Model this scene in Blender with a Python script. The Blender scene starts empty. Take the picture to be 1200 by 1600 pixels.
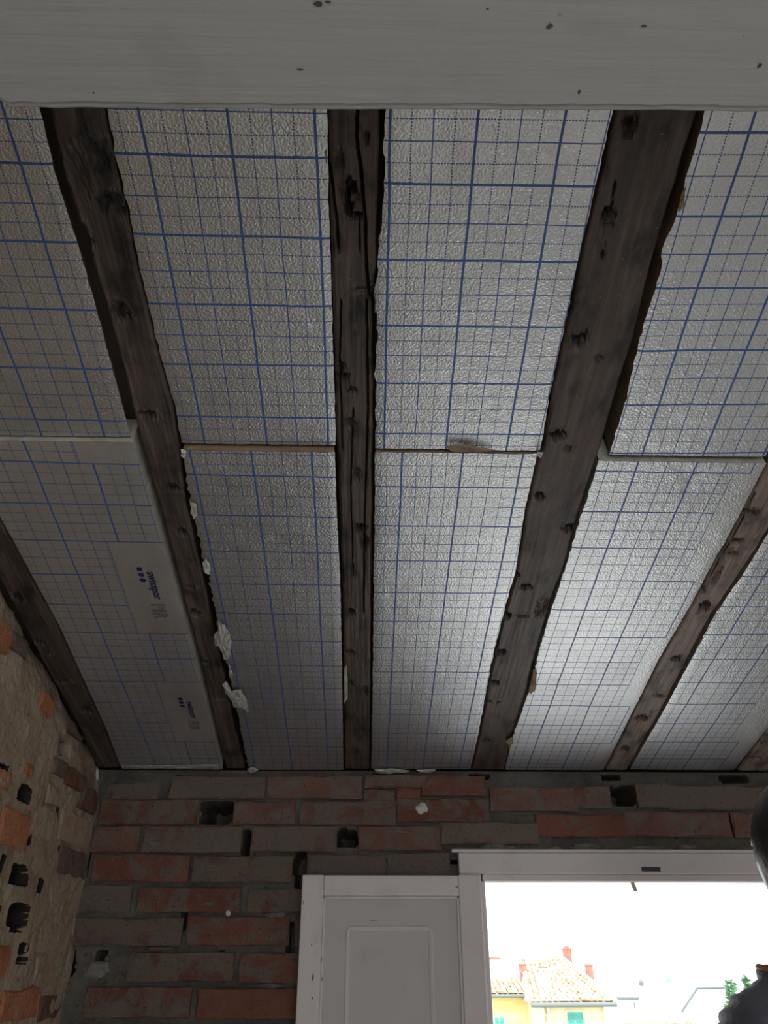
import bpy, bmesh, math, random
from mathutils import Vector, Matrix, noise

random.seed(7)
S = bpy.context.scene
COL = S.collection

# ------------------------------------------------------------------ camera
F_PX = 1187.0
CAM = Vector((0, 0, 1.5))
_U = Vector((0, -2050, F_PX)).normalized()          # up, in camera axes (x right, y down, z forward)
_N = Vector((-.0048, -.7294, .6840)).normalized()        # ceiling normal, same axes
_X = _N.cross(_U).normalized()
_Y = _U.cross(_X)
WR = Matrix((_X, _Y, _U))                           # camera axes -> world
cam = bpy.data.cameras.new('camera')
camo = bpy.data.objects.new('camera', cam)
COL.objects.link(camo)
cam.sensor_fit = 'VERTICAL'
cam.sensor_height = 24
cam.lens = F_PX * 24 / 1600
cam.clip_start = .02
cam.clip_end = 500
camo.matrix_world = Matrix.Translation(CAM) @ (WR @ Matrix.Diagonal((1, -1, -1))).to_4x4()
S.camera = camo

# ------------------------------------------------------------------ world, sun, lights, exposure
w = bpy.data.worlds.new('sky')
S.world = w
w.use_nodes = True
bg = w.node_tree.nodes['Background']
bg.inputs[0].default_value = (.93, .97, 1, 1)
bg.inputs[1].default_value = 3.0
sun = bpy.data.lights.new('sun', 'SUN')
sun.energy = 3.0
sun.angle = math.radians(1)
sun.color = (1, .93, .82)
suno = bpy.data.objects.new('sun', sun)
COL.objects.link(suno)
suno.rotation_euler = Vector((.25, 1, -1.1)).to_track_quat('-Z', 'Y').to_euler()


def area(name, loc, aim, sx, sy, power, color=(1, 1, 1), portal=False):
    l = bpy.data.lights.new(name, 'AREA')
    l.shape = 'RECTANGLE'
    l.size, l.size_y, l.energy, l.color = sx, sy, power, color
    o = bpy.data.objects.new(name, l)
    COL.objects.link(o)
    o.location = loc
    o.rotation_euler = (Vector(aim) - Vector(loc)).to_track_quat('-Z', 'Y').to_euler()
    if portal:
        l.cycles.is_portal = True
    return o


area('door_portal', (.76, 2.6, .86), (.76, 0, .86), .98, 1.7, 1, portal=True)
area('rear_portal', (.4, -1.72, 1.45), (.4, 0, 1.45), 1.4, 1.5, 1, portal=True)

S.view_settings.view_transform = 'Standard'
S.view_settings.look = 'None'
S.view_settings.gamma = 1
S.view_settings.use_curve_mapping = False
S.view_settings.exposure = .36

# ------------------------------------------------------------------ frames of reference
N = WR @ _N
V = Vector((0, N.z, -N.y))                           # down the slope, towards the window wall
O = CAM + N * .925
FR = Matrix(((1, V.x, N.x, O.x), (0, V.y, N.y, O.y), (0, V.z, N.z, O.z), (0, 0, 0, 1)))   # ceiling frame a, b, up


def ray(x, y):
    return (WR @ Vector((x - 600, y - 800, F_PX))).normalized()


def ab(x, y, d=.925):                                # where a sight line meets the ceiling, in (a, b)
    r = ray(x, y)
    p = CAM + r * (d / N.dot(r))
    return Vector((p.x, (p - O).dot(V)))


def onY(x, y, Y):
    r = ray(x, y)
    return CAM + r * (Y / r.y)


def onX(x, y, X):
    r = ray(x, y)
    return CAM + r * (X / r.x)


# ------------------------------------------------------------------ helpers
def tag(o, label=None, cat=None, group=None, kind=None):
    if label: o['label'] = label
    if cat: o['category'] = cat
    if group: o['group'] = group
    if kind: o['kind'] = kind
    return o


def obj(name, verts, faces, mat=None, parent=None, smooth=False, mats=None, mi=None):
    me = bpy.data.meshes.new(name)
    me.from_pydata([tuple(v) for v in verts], [], faces)
    for m in (mats or ([mat] if mat else [])):
        me.materials.append(m)
    if mi:
        for p, k in zip(me.polygons, mi):
            p.material_index = k
    if smooth:
        for p in me.polygons:
            p.use_smooth = True
    me.update()
    o = bpy.data.objects.new(name, me)
    COL.objects.link(o)
    if parent:
        o.parent = parent
    return o


def empty(name, M=None, loc=None):
    o = bpy.data.objects.new(name, None)
    o.empty_display_size = .05
    COL.objects.link(o)
    if M is not None: o.matrix_world = M
    if loc is not None: o.location = loc
    return o


class MB:
    """collects shapes into one mesh"""
    def __init__(s):
        s.v = []; s.f = []

    def box(s, x0, x1, y0, y1, z0, z1):
        k = len(s.v)
        s.v += [Vector(c) for c in ((x0, y0, z0), (x1, y0, z0), (x1, y1, z0), (x0, y1, z0), (x0, y0, z1), (x1, y0, z1), (x1, y1, z1), (x0, y1, z1))]
        s.f += [tuple(k + i for i in q) for q in ((3, 2, 1, 0), (4, 5, 6, 7), (0, 1, 5, 4), (1, 2, 6, 5), (2, 3, 7, 6), (3, 0, 4, 7))]
        return s

    def hexa(s, p):                                  # 8 points: bottom loop, top loop
        k = len(s.v)
        s.v += [Vector(c) for c in p]
        s.f += [tuple(k + i for i in q) for q in ((3, 2, 1, 0), (4, 5, 6, 7), (0, 1, 5, 4), (1, 2, 6, 5), (2, 3, 7, 6), (3, 0, 4, 7))]
        return s

    def lathe(s, c, prof, n=16, axis='z', cap=True):  # prof: (r, t)
        k = len(s.v)
        for r, t in prof:
            for i in range(n):
                a = 2 * math.pi * i / n
                q = (r * math.cos(a), r * math.sin(a), t)
                if axis == 'y': q = (q[0], q[2], q[1])
                if axis == 'x': q = (q[2], q[0], q[1])
                s.v.append(Vector(c) + Vector(q))
        for j in range(len(prof) - 1):
            for i in range(n):
                a, b = k + j * n + i, k + j * n + (i + 1) % n
                s.f.append((a, b, b + n, a + n))
        if cap:
            s.f.append(tuple(k + i for i in range(n))[::-1])
            s.f.append(tuple(k + (len(prof) - 1) * n + i for i in range(n)))
        return s

    def tube(s, pts, r, n=8):
        k = len(s.v)
        pts = [Vector(p) for p in pts]
        for i, p in enumerate(pts):
            d = (pts[min(i + 1, len(pts) - 1)] - pts[max(i - 1, 0)]).normalized()
            a = d.orthogonal().normalized(); b = d.cross(a)
            rr = r[i] if isinstance(r, (list, tuple)) else r
            for j in range(n):
                t = 2 * math.pi * j / n
                s.v.append(p + a * math.cos(t) * rr + b * math.sin(t) * rr)
        for i in range(len(pts) - 1):
            for j in range(n):
                a, b = k + i * n + j, k + i * n + (j + 1) % n
                s.f.append((a, b, b + n, a + n))
        s.f.append(tuple(k + i for i in range(n))[::-1])
        s.f.append(tuple(k + (len(pts) - 1) * n + i for i in range(n)))
        return s

    def build(s, name, mat, parent=None, smooth=False, bevel=0):
        o = obj(name, s.v, s.f, mat, parent, smooth)
        if bevel:
            b = o.modifiers.new('bevel', 'BEVEL')
            b.width = bevel; b.segments = 2; b.limit_method = 'ANGLE'
        return o


def nz(x, y, z=0):
    return noise.noise(Vector((x, y, z)))


def lerp(a, b, t):
    return a + (b - a) * t


def poly_at(pts, b):                                 # pts sorted by y: returns x at y=b
    if b <= pts[0][1]: return pts[0][0]
    for p, q in zip(pts, pts[1:]):
        if b <= q[1]:
            return lerp(p[0], q[0], (b - p[1]) / (q[1] - p[1]))
    return pts[-1][0]


# ------------------------------------------------------------------ materials
class NT:
    def __init__(s, name):
        s.m = bpy.data.materials.new(name)
        s.m.use_nodes = True
        s.t = s.m.node_tree
        s.b = s.t.nodes['Principled BSDF']

    def n(s, typ, **k):
        n = s.t.nodes.new(typ)
        for a, v in k.items():
            setattr(n, a, v)
        return n

    def l(s, a, b):
        s.t.links.new(a, b)

    def put(s, sock, v):
        if hasattr(v, 'is_output') or isinstance(v, bpy.types.NodeSocket):
            s.l(v, sock)
        else:
            sock.default_value = v

    def math(s, op, a, b=0.0, c=None):
        n = s.n('ShaderNodeMath', operation=op)
        s.put(n.inputs[0], a); s.put(n.inputs[1], b)
        if c is not None: s.put(n.inputs[2], c)
        return n.outputs[0]

    def coord(s, kind='Object', scale=(1, 1, 1)):
        c = s.n('ShaderNodeTexCoord')
        m = s.n('ShaderNodeMapping')
        m.inputs['Scale'].default_value = scale
        s.l(c.outputs[kind], m.inputs[0])
        return m.outputs[0]

    def noise(s, vec, scale, detail=4, rough=.55, dist=0):
        n = s.n('ShaderNodeTexNoise')
        n.inputs['Scale'].default_value = scale
        n.inputs['Detail'].default_value = detail
        n.inputs['Roughness'].default_value = rough
        n.inputs['Distortion'].default_value = dist
        s.l(vec, n.inputs['Vector'])
        return n.outputs['Fac']

    def ramp(s, fac, stops):
        r = s.n('ShaderNodeValToRGB')
        el = r.color_ramp.elements
        while len(el) < len(stops): el.new(.5)
        for e, (p, c) in zip(el, stops):
            e.position = p
            e.color = (*c, 1) if len(c) == 3 else c
        s.l(fac, r.inputs[0])
        return r.outputs[0]

    def mix(s, fac, a, b, typ='MIX'):
        m = s.n('ShaderNodeMix', data_type='RGBA', blend_type=typ)
        s.put(m.inputs[0], fac)
        for i, v in ((6, a), (7, b)):
            if isinstance(v, tuple): m.inputs[i].default_value = (*v[:3], 1)
            else: s.l(v, m.inputs[i])
        return m.outputs[2]

    def col(s, c):
        if isinstance(c, tuple): s.b.inputs['Base Color'].default_value = (*c[:3], 1)
        else: s.l(c, s.b.inputs['Base Color'])

    def bump(s, h, strength=1, dist=.001):
        b = s.n('ShaderNodeBump')
        b.inputs['Strength'].default_value = strength
        b.inputs['Distance'].default_value = dist
        s.l(h, b.inputs['Height'])
        s.l(b.outputs[0], s.b.inputs['Normal'])

    def set(s, rough=.7, metal=0, spec=None):
        s.put(s.b.inputs['Roughness'], rough)
        s.put(s.b.inputs['Metallic'], metal)
        if spec is not None: s.b.inputs['Specular IOR Level'].default_value = spec
        return s.m


def simple(name, c1, c2=None, scale=8, rough=.7, metal=0, bump=0, bscale=60, spec=None, stretch=(1, 1, 1), kind='Object'):
    t = NT(name)
    v = t.coord(kind, stretch)
    if c2:
        t.col(t.ramp(t.noise(v, scale, 5), [(.35, c1), (.65, c2)]))
    else:
        t.col(c1)
    if bump:
        t.bump(t.noise(v, bscale, 4), 1, bump)
    return t.set(rough, metal, spec)


def foil_material(name, x0=None, y0=0.0, margin=None):
    """embossed aluminium foil with a printed measuring grid: bold every 10 cm, fine at 5 cm, dashed between"""
    t = NT(name)
    tc = t.n('ShaderNodeTexCoord')
    # gentle hand-laid wander of the print
    nv = t.n('ShaderNodeTexNoise'); nv.inputs['Scale'].default_value = 7; nv.inputs['Detail'].default_value = 1
    t.l(tc.outputs['Object'], nv.inputs['Vector'])
    sub = t.n('ShaderNodeVectorMath', operation='SUBTRACT'); t.l(nv.outputs['Color'], sub.inputs[0]); sub.inputs[1].default_value = (.5, .5, .5)
    sc = t.n('ShaderNodeVectorMath', operation='SCALE'); t.l(sub.outputs[0], sc.inputs[0]); sc.inputs['Scale'].default_value = .004
    add = t.n('ShaderNodeVectorMath', operation='ADD'); t.l(tc.outputs['Object'], add.inputs[0]); t.l(sc.outputs[0], add.inputs[1])
    sep = t.n('ShaderNodeSeparateXYZ')
    t.l(add.outputs[0], sep.inputs[0])
    X, Y = sep.outputs[0], sep.outputs[1]

    def lines(u, v):
        d = t.math('PINGPONG', u, .05)
        thick = t.math('LESS_THAN', d, .00165)
        thin = t.math('GREATER_THAN', d, .05 - .00078)
        dd = t.math('ABSOLUTE', t.math('SUBTRACT', d, .025))
        dash = t.math('LESS_THAN', dd, .00078)
        fr = t.math('FLOORED_MODULO', v, .0036)
        dash = t.math('MULTIPLY', dash, t.math('LESS_THAN', fr, .0024))
        return t.math('MAXIMUM', thick, t.math('MAXIMUM', thin, dash))
    g = t.math('MAXIMUM', lines(X, Y), lines(Y, X))
    if x0 is not None:                               # blank label fields interrupting the grid
        inx = t.math('GREATER_THAN', X, x0 + .0008)
        my = t.math('FLOORED_MODULO', t.math('SUBTRACT', Y, y0), .5)
        iny = t.math('MULTIPLY', t.math('LESS_THAN', my, .299), t.math('GREATER_THAN', my, .001))
        box = t.math('MULTIPLY', inx, iny)
        g = t.math('MULTIPLY', g, t.math('SUBTRACT', 1.0, box))
        iny2 = t.math('LESS_THAN', my, .3)
        edge = t.math('MULTIPLY', t.math('LESS_THAN', t.math('ABSOLUTE', t.math('SUBTRACT', X, x0)), .0007), iny2)
        g = t.math('MAXIMUM', g, edge)
        if margin:
            g = t.math('MULTIPLY', g, t.math('LESS_THAN', X, margin))
    sp = t.n('ShaderNodeMapping'); t.l(tc.outputs['Object'], sp.inputs[0])
    vor = t.n('ShaderNodeTexVoronoi', feature='SMOOTH_F1'); vor.inputs['Scale'].default_value = 360
    t.l(sp.outputs[0], vor.inputs['Vector'])
    n2 = t.noise(sp.outputs[0], 520, 3, .6)
    n3 = t.noise(sp.outputs[0], 14, 4, .55)
    n4 = t.noise(sp.outputs[0], 3.0, 4, .6)
    h = t.math('ADD', t.math('MULTIPLY', vor.outputs['Distance'], 1.0), t.math('MULTIPLY', n2, .7))
    base = t.ramp(n4, [(.3, (.60, .605, .60)), (.6, (.74, .75, .745))])
    base = t.mix(t.math('MULTIPLY', n2, .25), base, (.82, .82, .80))
    blot = t.ramp(n3, [(.62, (0, 0, 0)), (.78, (1, 1, 1))])
    base = t.mix(t.math('MULTIPLY', blot, .22), base, (.38, .37, .34))
    t.col(t.mix(t.math('MULTIPLY', g, .93), base, (.004, .072, .27)))
    t.bump(t.math('ADD', h, t.math('MULTIPLY', n3, 1.2)), 1, .0009 if x0 != .078 else .0005)
    metal = t.math('MULTIPLY', t.math('SUBTRACT', 1.0, g), FOIL_METAL)
    rough = t.math('ADD', .24 if x0 != .078 else .38, t.math('MULTIPLY', n3, .14))
    return t.set(rough, metal)


FOIL_METAL = .92


def wood_material(name, dark, mid, light, scale=1):
    t = NT(name)
    v = t.coord('Object', (70 * scale, 3.2 * scale, 70 * scale))
    v2 = t.coord('Object', (1, .45, 1))
    oi = t.n('ShaderNodeObjectInfo')
    g = t.noise(v, 1.0, 6, .62, .6)
    c = t.ramp(g, [(.30, dark), (.52, mid), (.75, light)])
    p = t.noise(v2, 26, 5, .62)
    c = t.mix(t.ramp(p, [(.50, (0, 0, 0)), (.66, (1, 1, 1))]), c, tuple(x * .28 for x in dark))
    q = t.noise(v2, 11, 3, .5)
    c = t.mix(t.math('MULTIPLY', t.ramp(q, [(.5, (0, 0, 0)), (.7, (1, 1, 1))]), .5), c, light)
    s = t.noise(t.coord('Object'), 150, 3, .7)
    c = t.mix(t.ramp(s, [(.68, (0, 0, 0)), (.74, (1, 1, 1))]), c, (.30, .25, .20))
    at = t.n('ShaderNodeAttribute', attribute_name='stain_shade')      # nail holes, knots, splits: rust and knot colour plus painted-in hollow shade
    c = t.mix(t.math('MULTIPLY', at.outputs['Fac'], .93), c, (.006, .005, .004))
    t.col(c)
    t.bump(t.math('ADD', g, t.math('MULTIPLY', p, .8)), 1, .0026)
    return t.set(.55, 0, .5)


def brick_material(name, c1, c2, mortar, cover=.55, var=.6):
    """fired clay smeared with lime mortar; each brick drifts in tone and in how much mortar clings to it"""
    t = NT(name)
    oi = t.n('ShaderNodeObjectInfo')
    v = t.coord('Object')
    off = t.n('ShaderNodeVectorMath', operation='ADD')
    t.l(v, off.inputs[0])
    cmb = t.n('ShaderNodeCombineXYZ'); t.l(t.math('MULTIPLY', oi.outputs['Random'], 37.0), cmb.inputs[0])
    t.l(cmb.outputs[0], off.inputs[1])
    v = off.outputs[0]
    a = t.noise(v, 9, 4, .6)
    c = t.ramp(a, [(.3, c1), (.7, c2)])
    c = t.mix(t.math('MULTIPLY', oi.outputs['Random'], var), c, tuple(x * .55 for x in c1))
    sm = t.noise(v, 17, 6, .68, .5)
    r = t.math('MULTIPLY', t.math('SUBTRACT', oi.outputs['Random'], .5), .22)
    sm = t.math('ADD', sm, r)
    msk = t.ramp(sm, [(cover - .06, (0, 0, 0)), (cover + .07, (1, 1, 1))])
    c = t.mix(t.math('MULTIPLY', msk, .85), c, mortar)
    sp = t.noise(v, 120, 4, .7)
    c = t.mix(t.ramp(sp, [(.60, (0, 0, 0)), (.72, (1, 1, 1))]), c, tuple(x * .4 for x in c1))
    t.col(c)
    t.bump(t.math('ADD', t.math('MULTIPLY', sm, 1.6), t.math('MULTIPLY', sp, .6)), 1, .011)
    return t.set(.93, 0, .15)


def mortar_material(name, c1, c2, c3, s=1):
    t = NT(name)
    v = t.coord('Object')
    a = t.noise(v, 5 * s, 6, .65, .4)
    c = t.ramp(a, [(.32, c1), (.5, c2), (.68, c3)])
    b = t.noise(v, 70 * s, 5, .7)
    c = t.mix(t.ramp(b, [(.58, (0, 0, 0)), (.75, (1, 1, 1))]), c, tuple(x * .35 for x in c1))
    t.col(c)
    t.bump(t.math('ADD', t.math('MULTIPLY', a, 2.0), b), 1, .008)
    return t.set(.95, 0, .1)


def paint_material(name, col, dirt, stretch=(1.2, 30, 30), amt=.35):
    t = NT(name)
    v = t.coord('Object', stretch)
    g = t.noise(v, 3.0, 5, .6)
    g2 = t.noise(t.coord('Object'), 9, 5, .6)
    c = t.mix(t.math('MULTIPLY', g, amt), col, dirt)
    c = t.mix(t.ramp(g2, [(.55, (0, 0, 0)), (.9, (1, 1, 1))]), c, dirt)
    sp = t.noise(t.coord('Object'), 34, 3, .5)
    c = t.mix(t.ramp(sp, [(.745, (0, 0, 0)), (.77, (1, 1, 1))]), c, (.10, .08, .06))
    t.col(c)
    t.bump(g, 1, .0009)
    return t.set(.6, 0, .3)


M = {}
M['foil'] = foil_material('foil_grid')
M['foil_l'] = foil_material('foil_grid_labelled', .078, .2)
M['foil_r'] = foil_material('foil_grid_blank_fields', .170, 0.0, .2008)
M['foam'] = simple('rigid_foam', (.20, .14, .085), (.30, .22, .14), 30, .9, 0, .002, 90)
M['foam_pale'] = simple('foam_skin', (.36, .34, .28), (.48, .46, .39), 40, .85, 0, .002, 120)
M['torn'] = simple('torn_foil_white', (.42, .41, .38), (.62, .61, .58), 60, .45, .4, .002, 80)
M['ink'] = simple('printed_ink', (.012, .016, .07), rough=.5)
M['ink2'] = simple('printed_ink_outline', (.05, .055, .075), rough=.5)
M['wood'] = wood_material('old_rafter_wood', (.031, .022, .0175), (.070, .050, .039), (.135, .100, .080))
M['wood_light'] = wood_material('old_rafter_wood_pale', (.095, .068, .053), (.19, .14, .112), (.31, .24, .19))
M['bare_wood'] = simple('bare_wood', (.09, .07, .055), rough=.9)
M['deck'] = simple('roof_boarding', (.10, .08, .06), (.16, .13, .10), 9, .9)
M['beam'] = paint_material('painted_beam', (.43, .435, .425), (.31, .31, .305))
M['paint'] = paint_material('old_white_paint', (.70, .64, .62), (.50, .46, .44), (14, 14, 1.5), .4)
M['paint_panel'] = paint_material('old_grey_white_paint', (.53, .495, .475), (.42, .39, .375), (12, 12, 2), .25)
M['brick'] = brick_material('red_brick', (.19, .078, .056), (.27, .118, .085), (.17, .145, .12), .52)
M['brick_cover'] = brick_material('brick_under_mortar', (.19, .095, .072), (.24, .13, .10), (.185, .155, .13), .43)
M['brick_orange'] = brick_material('orange_brick', (.46, .17, .085), (.60, .27, .15), (.42, .33, .25), .62, .3)
M['brick_beige'] = brick_material('plastered_brick', (.42, .27, .18), (.48, .34, .24), (.44, .36, .28), .46, .2)
M['mortar'] = mortar_material('grey_mortar', (.080, .073, .064), (.13, .12, .104), (.19, .175, .15))
M['mortar_shade'] = mortar_material('hole_shade_mortar', (.03, .026, .022), (.05, .042, .035), (.08, .065, .055))  # darker mortar, shade of the deep wall holes put into the colour
M['smear'] = mortar_material('lime_smear', (.17, .155, .14), (.24, .22, .20), (.33, .31, .285), 2)
M['plaster'] = mortar_material('beige_plaster', (.31, .225, .158), (.41, .315, .228), (.49, .40, .30))
M['concrete'] = simple('dusty_screed', (.56, .55, .54), (.68, .67, .66), 4, .9)
M['plain_wall'] = simple('pale_plaster', (.60, .59, .58), (.70, .69, .68), 3, .9)
M['pale_stone'] = simple('lime_lump', (.48, .46, .42), (.60, .58, .54), 60, .9)
M['metal'] = simple('dark_metal', (.05, .055, .065), rough=.5, metal=.6)
M['black'] = simple('black_void', (.01, .01, .01), rough=1)

# ================================================================== THE SETTING
XL, YB, XR, YR = -.73, 2.2, 1.5, -1.7
zc = lambda Y, h=0: (O.z + N.z * 0 - (Y - O.y) * N.y / N.z) + h     # ceiling plane height over Y

MB().box(XL - .3, XR + .3, YR - .3, YB + .35, -.15, 0).build('floor', M['concrete']).__setitem__('kind', 'structure')
# roof boarding above the rafters
k = MB()
p = []
for h in (.072, .11):
    for a, b in ((XL - .3, -2.2), (XR + .3, -2.2), (XR + .3, 2.35), (XL - .3, 2.35)):
        p.append(FR @ Vector((a, b, h)))
k.hexa(p)
tag(k.build('ceiling', M['deck']), kind='structure')


def field(u0, u1, nu, v0, v1, nv, pos, depth, skip=None):
    """relief surface: pos(u, v, d) -> point, depth(u, v) -> relief into the wall"""
    vs, fs = [], []
    for j in range(nv + 1):
        for i in range(nu + 1):
            u, v = lerp(u0, u1, i / nu), lerp(v0, v1, j / nv)
            vs.append(pos(u, v, depth(u, v)))
    for j in range(nv):
        for i in range(nu):
            if skip and skip(lerp(u0, u1, (i + .5) / nu), lerp(v0, v1, (j + .5) / nv)): continue
            a = j * (nu + 1) + i
            fs.append((a, a + 1, a + nu + 2, a + nu + 1))
    return vs, fs


def pit(u, v, holes):
    """depth of rough-edged holes: (u, v, ru, rv, depth)"""
    d = 0
    for hu, hv, ru, rv, dp in holes:
        if abs(u - hu) > ru * 1.7 or abs(v - hv) > rv * 1.7: continue
        x, y = (u - hu) / ru, (v - hv) / rv
        q = (abs(x) ** 6 + abs(y) ** 6) ** (1 / 6) + .20 * nz(u * 38, v * 38, hu * 7)
        t = max(0, min(1, (1.05 - q) / .09))
        d = max(d, dp * t * t * (3 - 2 * t))
    return d


# ---- back wall: recessed mortar with bricks proud of it
def back_uv(x, y):
    p = onY(x, y, YB)
    return p.x, p.z


hb = []
for (x, y, w_, h_, dp) in ((338, 1269, 44, 28, .09), (384, 1319, 10, 36, .07), (544, 1309, 27, 21, .08), (469, 1358, 16, 44, .06),
                           (974, 1242, 38, 24, .07), (1142, 1287, 8, 18, .05), (276, 1230, 10, 30, .05), (102, 1505, 20, 26, .06),
                           (156, 1493, 12, 12, .04), (134, 1345, 7, 34, .05), (600, 1214, 40, 6, .03), (748, 1212, 30, 8, .05),
                           (955, 1212, 26, 10, .05), (1150, 1216, 40, 10, .05), (285, 1434, 6, 36, .03), (342, 1505, 8, 26, .03), (455, 1470, 10, 40, .04)):
    u, v = back_uv(x, y)
    hb.append((u, v, w_ / 2 / 540, h_ / 2 / 520, dp * 2.2))
OP = (.225, 1.295, 1.712)                             # hole for the door frame: x0, x1, top


def bdepth(u, v):
    return .010 + .006 * nz(u * 14, v * 20, 3) + .004 * nz(u * 45, v * 55, 8) + pit(u, v, hb)


vs, fs = field(-.80, XR, 380, 1.15, 1.938, 140, lambda u, v, d: Vector((u, YB + d, v)), bdepth,
               lambda u, v: OP[0] < u < OP[1] and v < OP[2])
mi = [0] * len(fs)
nb = len(vs)
k = MB()
k.box(-1.1, OP[0], YB + .012, YB + .35, 0, 1.15)
k.box(OP[1], XR + .3, YB + .012, YB + .35, 0, 1.15)
k.box(-1.1, OP[0], YB + .25, YB + .35, 1.15, 2.05)
k.box(OP[1], XR + .3, YB + .25, YB + .35, 1.15, 2.05)
k.box(OP[0], OP[1], YB + .25, YB + .35, OP[2], 2.05)
k.box(OP[0] - .03, OP[0] + .07, YB + .02, YB + .35, 0, OP[2])      # reveals
k.box(OP[1] - .07, OP[1] + .03, YB + .02, YB + .35, 0, OP[2])
k.box(OP[0] - .03, OP[1] + .03, YB + .02, YB + .26, OP[2] - .01, OP[2] + .01)
k.box(-1.1, XR + .3, YB + .008, YB + .26, 1.932, 1.939)
vs += k.v
fs += [tuple(i + nb for i in f) for f in k.f]
wall_back = tag(obj('wall_back', vs, fs, M['mortar']), kind='structure')


def rough_brick(x0, x1, z0, z1, mapf, mat, parent, proud=.006, deep=.03, jag=.0035, name='brick'):
    """one brick: worn outline, dented face; mapf(u, v, out) -> point. About 45 faces."""
    seed = random.random() * 90
    n = 5 if (x1 - x0) > .13 else 3
    cols = [i / n for i in range(n + 1)]
    vs, fs = [], []
    rows = (0, .5, 1)
    for r in rows:
        for c in cols:
            u = lerp(x0, x1, c) + (jag * random.uniform(-1, 1) * (1 if c in (0, 1) else .5))
            v = lerp(z0, z1, r) + (jag * random.uniform(-1, 1) * (.9 if r != .5 else .3))
            o = proud + random.uniform(-.0015, .0015) + (-.003 if (c in (0, 1) and r != .5) else 0)
            vs.append(mapf(u, v, o))
    nc = n + 1
    for j in range(2):
        for i in range(n):
            a = j * nc + i
            fs.append((a, a + 1, a + nc + 1, a + nc))
    ring = list(range(nc)) + [nc * 2 - 1] + list(range(nc * 3 - 1, nc * 2 - 1, -1)) + [nc]
    uv = {}
    k0 = len(vs)
    idx = 0
    for r in rows:
        for c in cols:
            uv[idx] = (lerp(x0, x1, c), lerp(z0, z1, r)); idx += 1
    for q in ring:                                   # rounded arris, then the side going into the wall
        u, v = uv[q]
        cu, cv = (x0 + x1) / 2, (z0 + z1) / 2
        e = .004
        vs.append(mapf(u + (e if u > cu else -e) * .6, v + (e if v > cv else -e) * .6, proud - .006))
    for q in ring:
        u, v = uv[q]
        vs.append(mapf(u, v, proud - deep))
    m = len(ring)
    for i in range(m):
        j = (i + 1) % m
        fs.append((ring[i], k0 + i, k0 + j, ring[j]))
        fs.append((k0 + i, k0 + m + i, k0 + m + j, k0 + j))
    o = obj(name, vs, fs, mat, parent)
    return o


bmap = lambda u, v, o: Vector((u, YB - o, v))
# bricks seen in the photograph: left, top, right, bottom of each, as sight lines onto the wall
BR = [(165, 1224, 248, 1247, 'c', -.004), (265, 1214, 415, 1247, 'c', .008), (418, 1214, 565, 1247, 'c', .006), (570, 1213, 697, 1230, 'c', .010),
      (569, 1235, 616, 1252, 'c', 0), (660, 1216, 756, 1243, 'b', .012), (621, 1232, 657, 1247, 'b', .002),
      (768, 1232, 898, 1266, 'c', .006), (900, 1230, 951, 1262, 'c', .006), (998, 1226, 1043, 1261, 'c', .008), (1046, 1230, 1200, 1264, 'c', .006),
      (1203, 1230, 1330, 1264, 'c', .005),
      (153, 1251, 309, 1287, 'b', .005), (365, 1254, 462, 1287, 'c', .004), (470, 1253, 617, 1288, 'c', .006), (621, 1250, 762, 1283, 'b', .006),
      (690, 1287, 838, 1318, 'c', .008), (841, 1274, 976, 1306, 'b', .005), (980, 1271, 1136, 1306, 'c', .006), (1150, 1271, 1290, 1308, 'c', .006),
      (141, 1292, 219, 1330, 'c', .003), (222, 1292, 378, 1331, 'c', .006), (392, 1293, 525, 1329, 'c', .005), (561, 1292, 686, 1327, 'c', .006),
      (142, 1337, 297, 1376, 'b', .005), (301, 1339, 457, 1377, 'o2', .007), (480, 1337, 600, 1372, 'c', .002), (606, 1334, 700, 1368, 'c', -.002),
      (122, 1384, 206, 1424, 'c', .003), (213, 1388, 376, 1424, 'b', .004), (387, 1391, 540, 1425, 'b', .006), (546, 1386, 690, 1424, 'b', .004),
      (110, 1436, 286, 1477, 'b', .006), (292, 1433, 452, 1476, 'b', .005), (460, 1435, 600, 1478, 'b', .004), (606, 1435, 745, 1478, 'c', .004),
      (199, 1490, 366, 1532, 'b', .007), (374, 1491, 520, 1534, 'b', .006), (527, 1491, 680, 1534, 'b', .006),
      (130, 1544, 299, 1589, 'b', .007), (307, 1546, 470, 1591, 'b', .008), (478, 1546, 640, 1591, 'c', .006)]
for (x0, y0, x1, y1, kind, pr) in BR:
    a, b = onY(x0, y1, YB), onY(x1, y0, YB)
    mt = {'c': M['brick_cover'], 'b': M['brick'], 'o': M['brick_orange'], 'o2': M['brick']}[kind]
    rough_brick(a.x, min(b.x, XR - .01), a.z, b.z, bmap, mt, wall_back, pr)
# the same courses go on below, either side of the doorway
z = 1.345
row = 0
while z > .95:
    x = -.71 + (row % 2) * .14
    if row % 2: rough_brick(-.72, -.585, z - .068, z, bmap, M['brick'], wall_back, .006)
    while x < OP[0] - .1:
        rough_brick(x, min(x + .268, OP[0] - .01), z - .068, z, bmap, M['brick'], wall_back, .006)
        x += .28
    z -= .081
    row += 1
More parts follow.
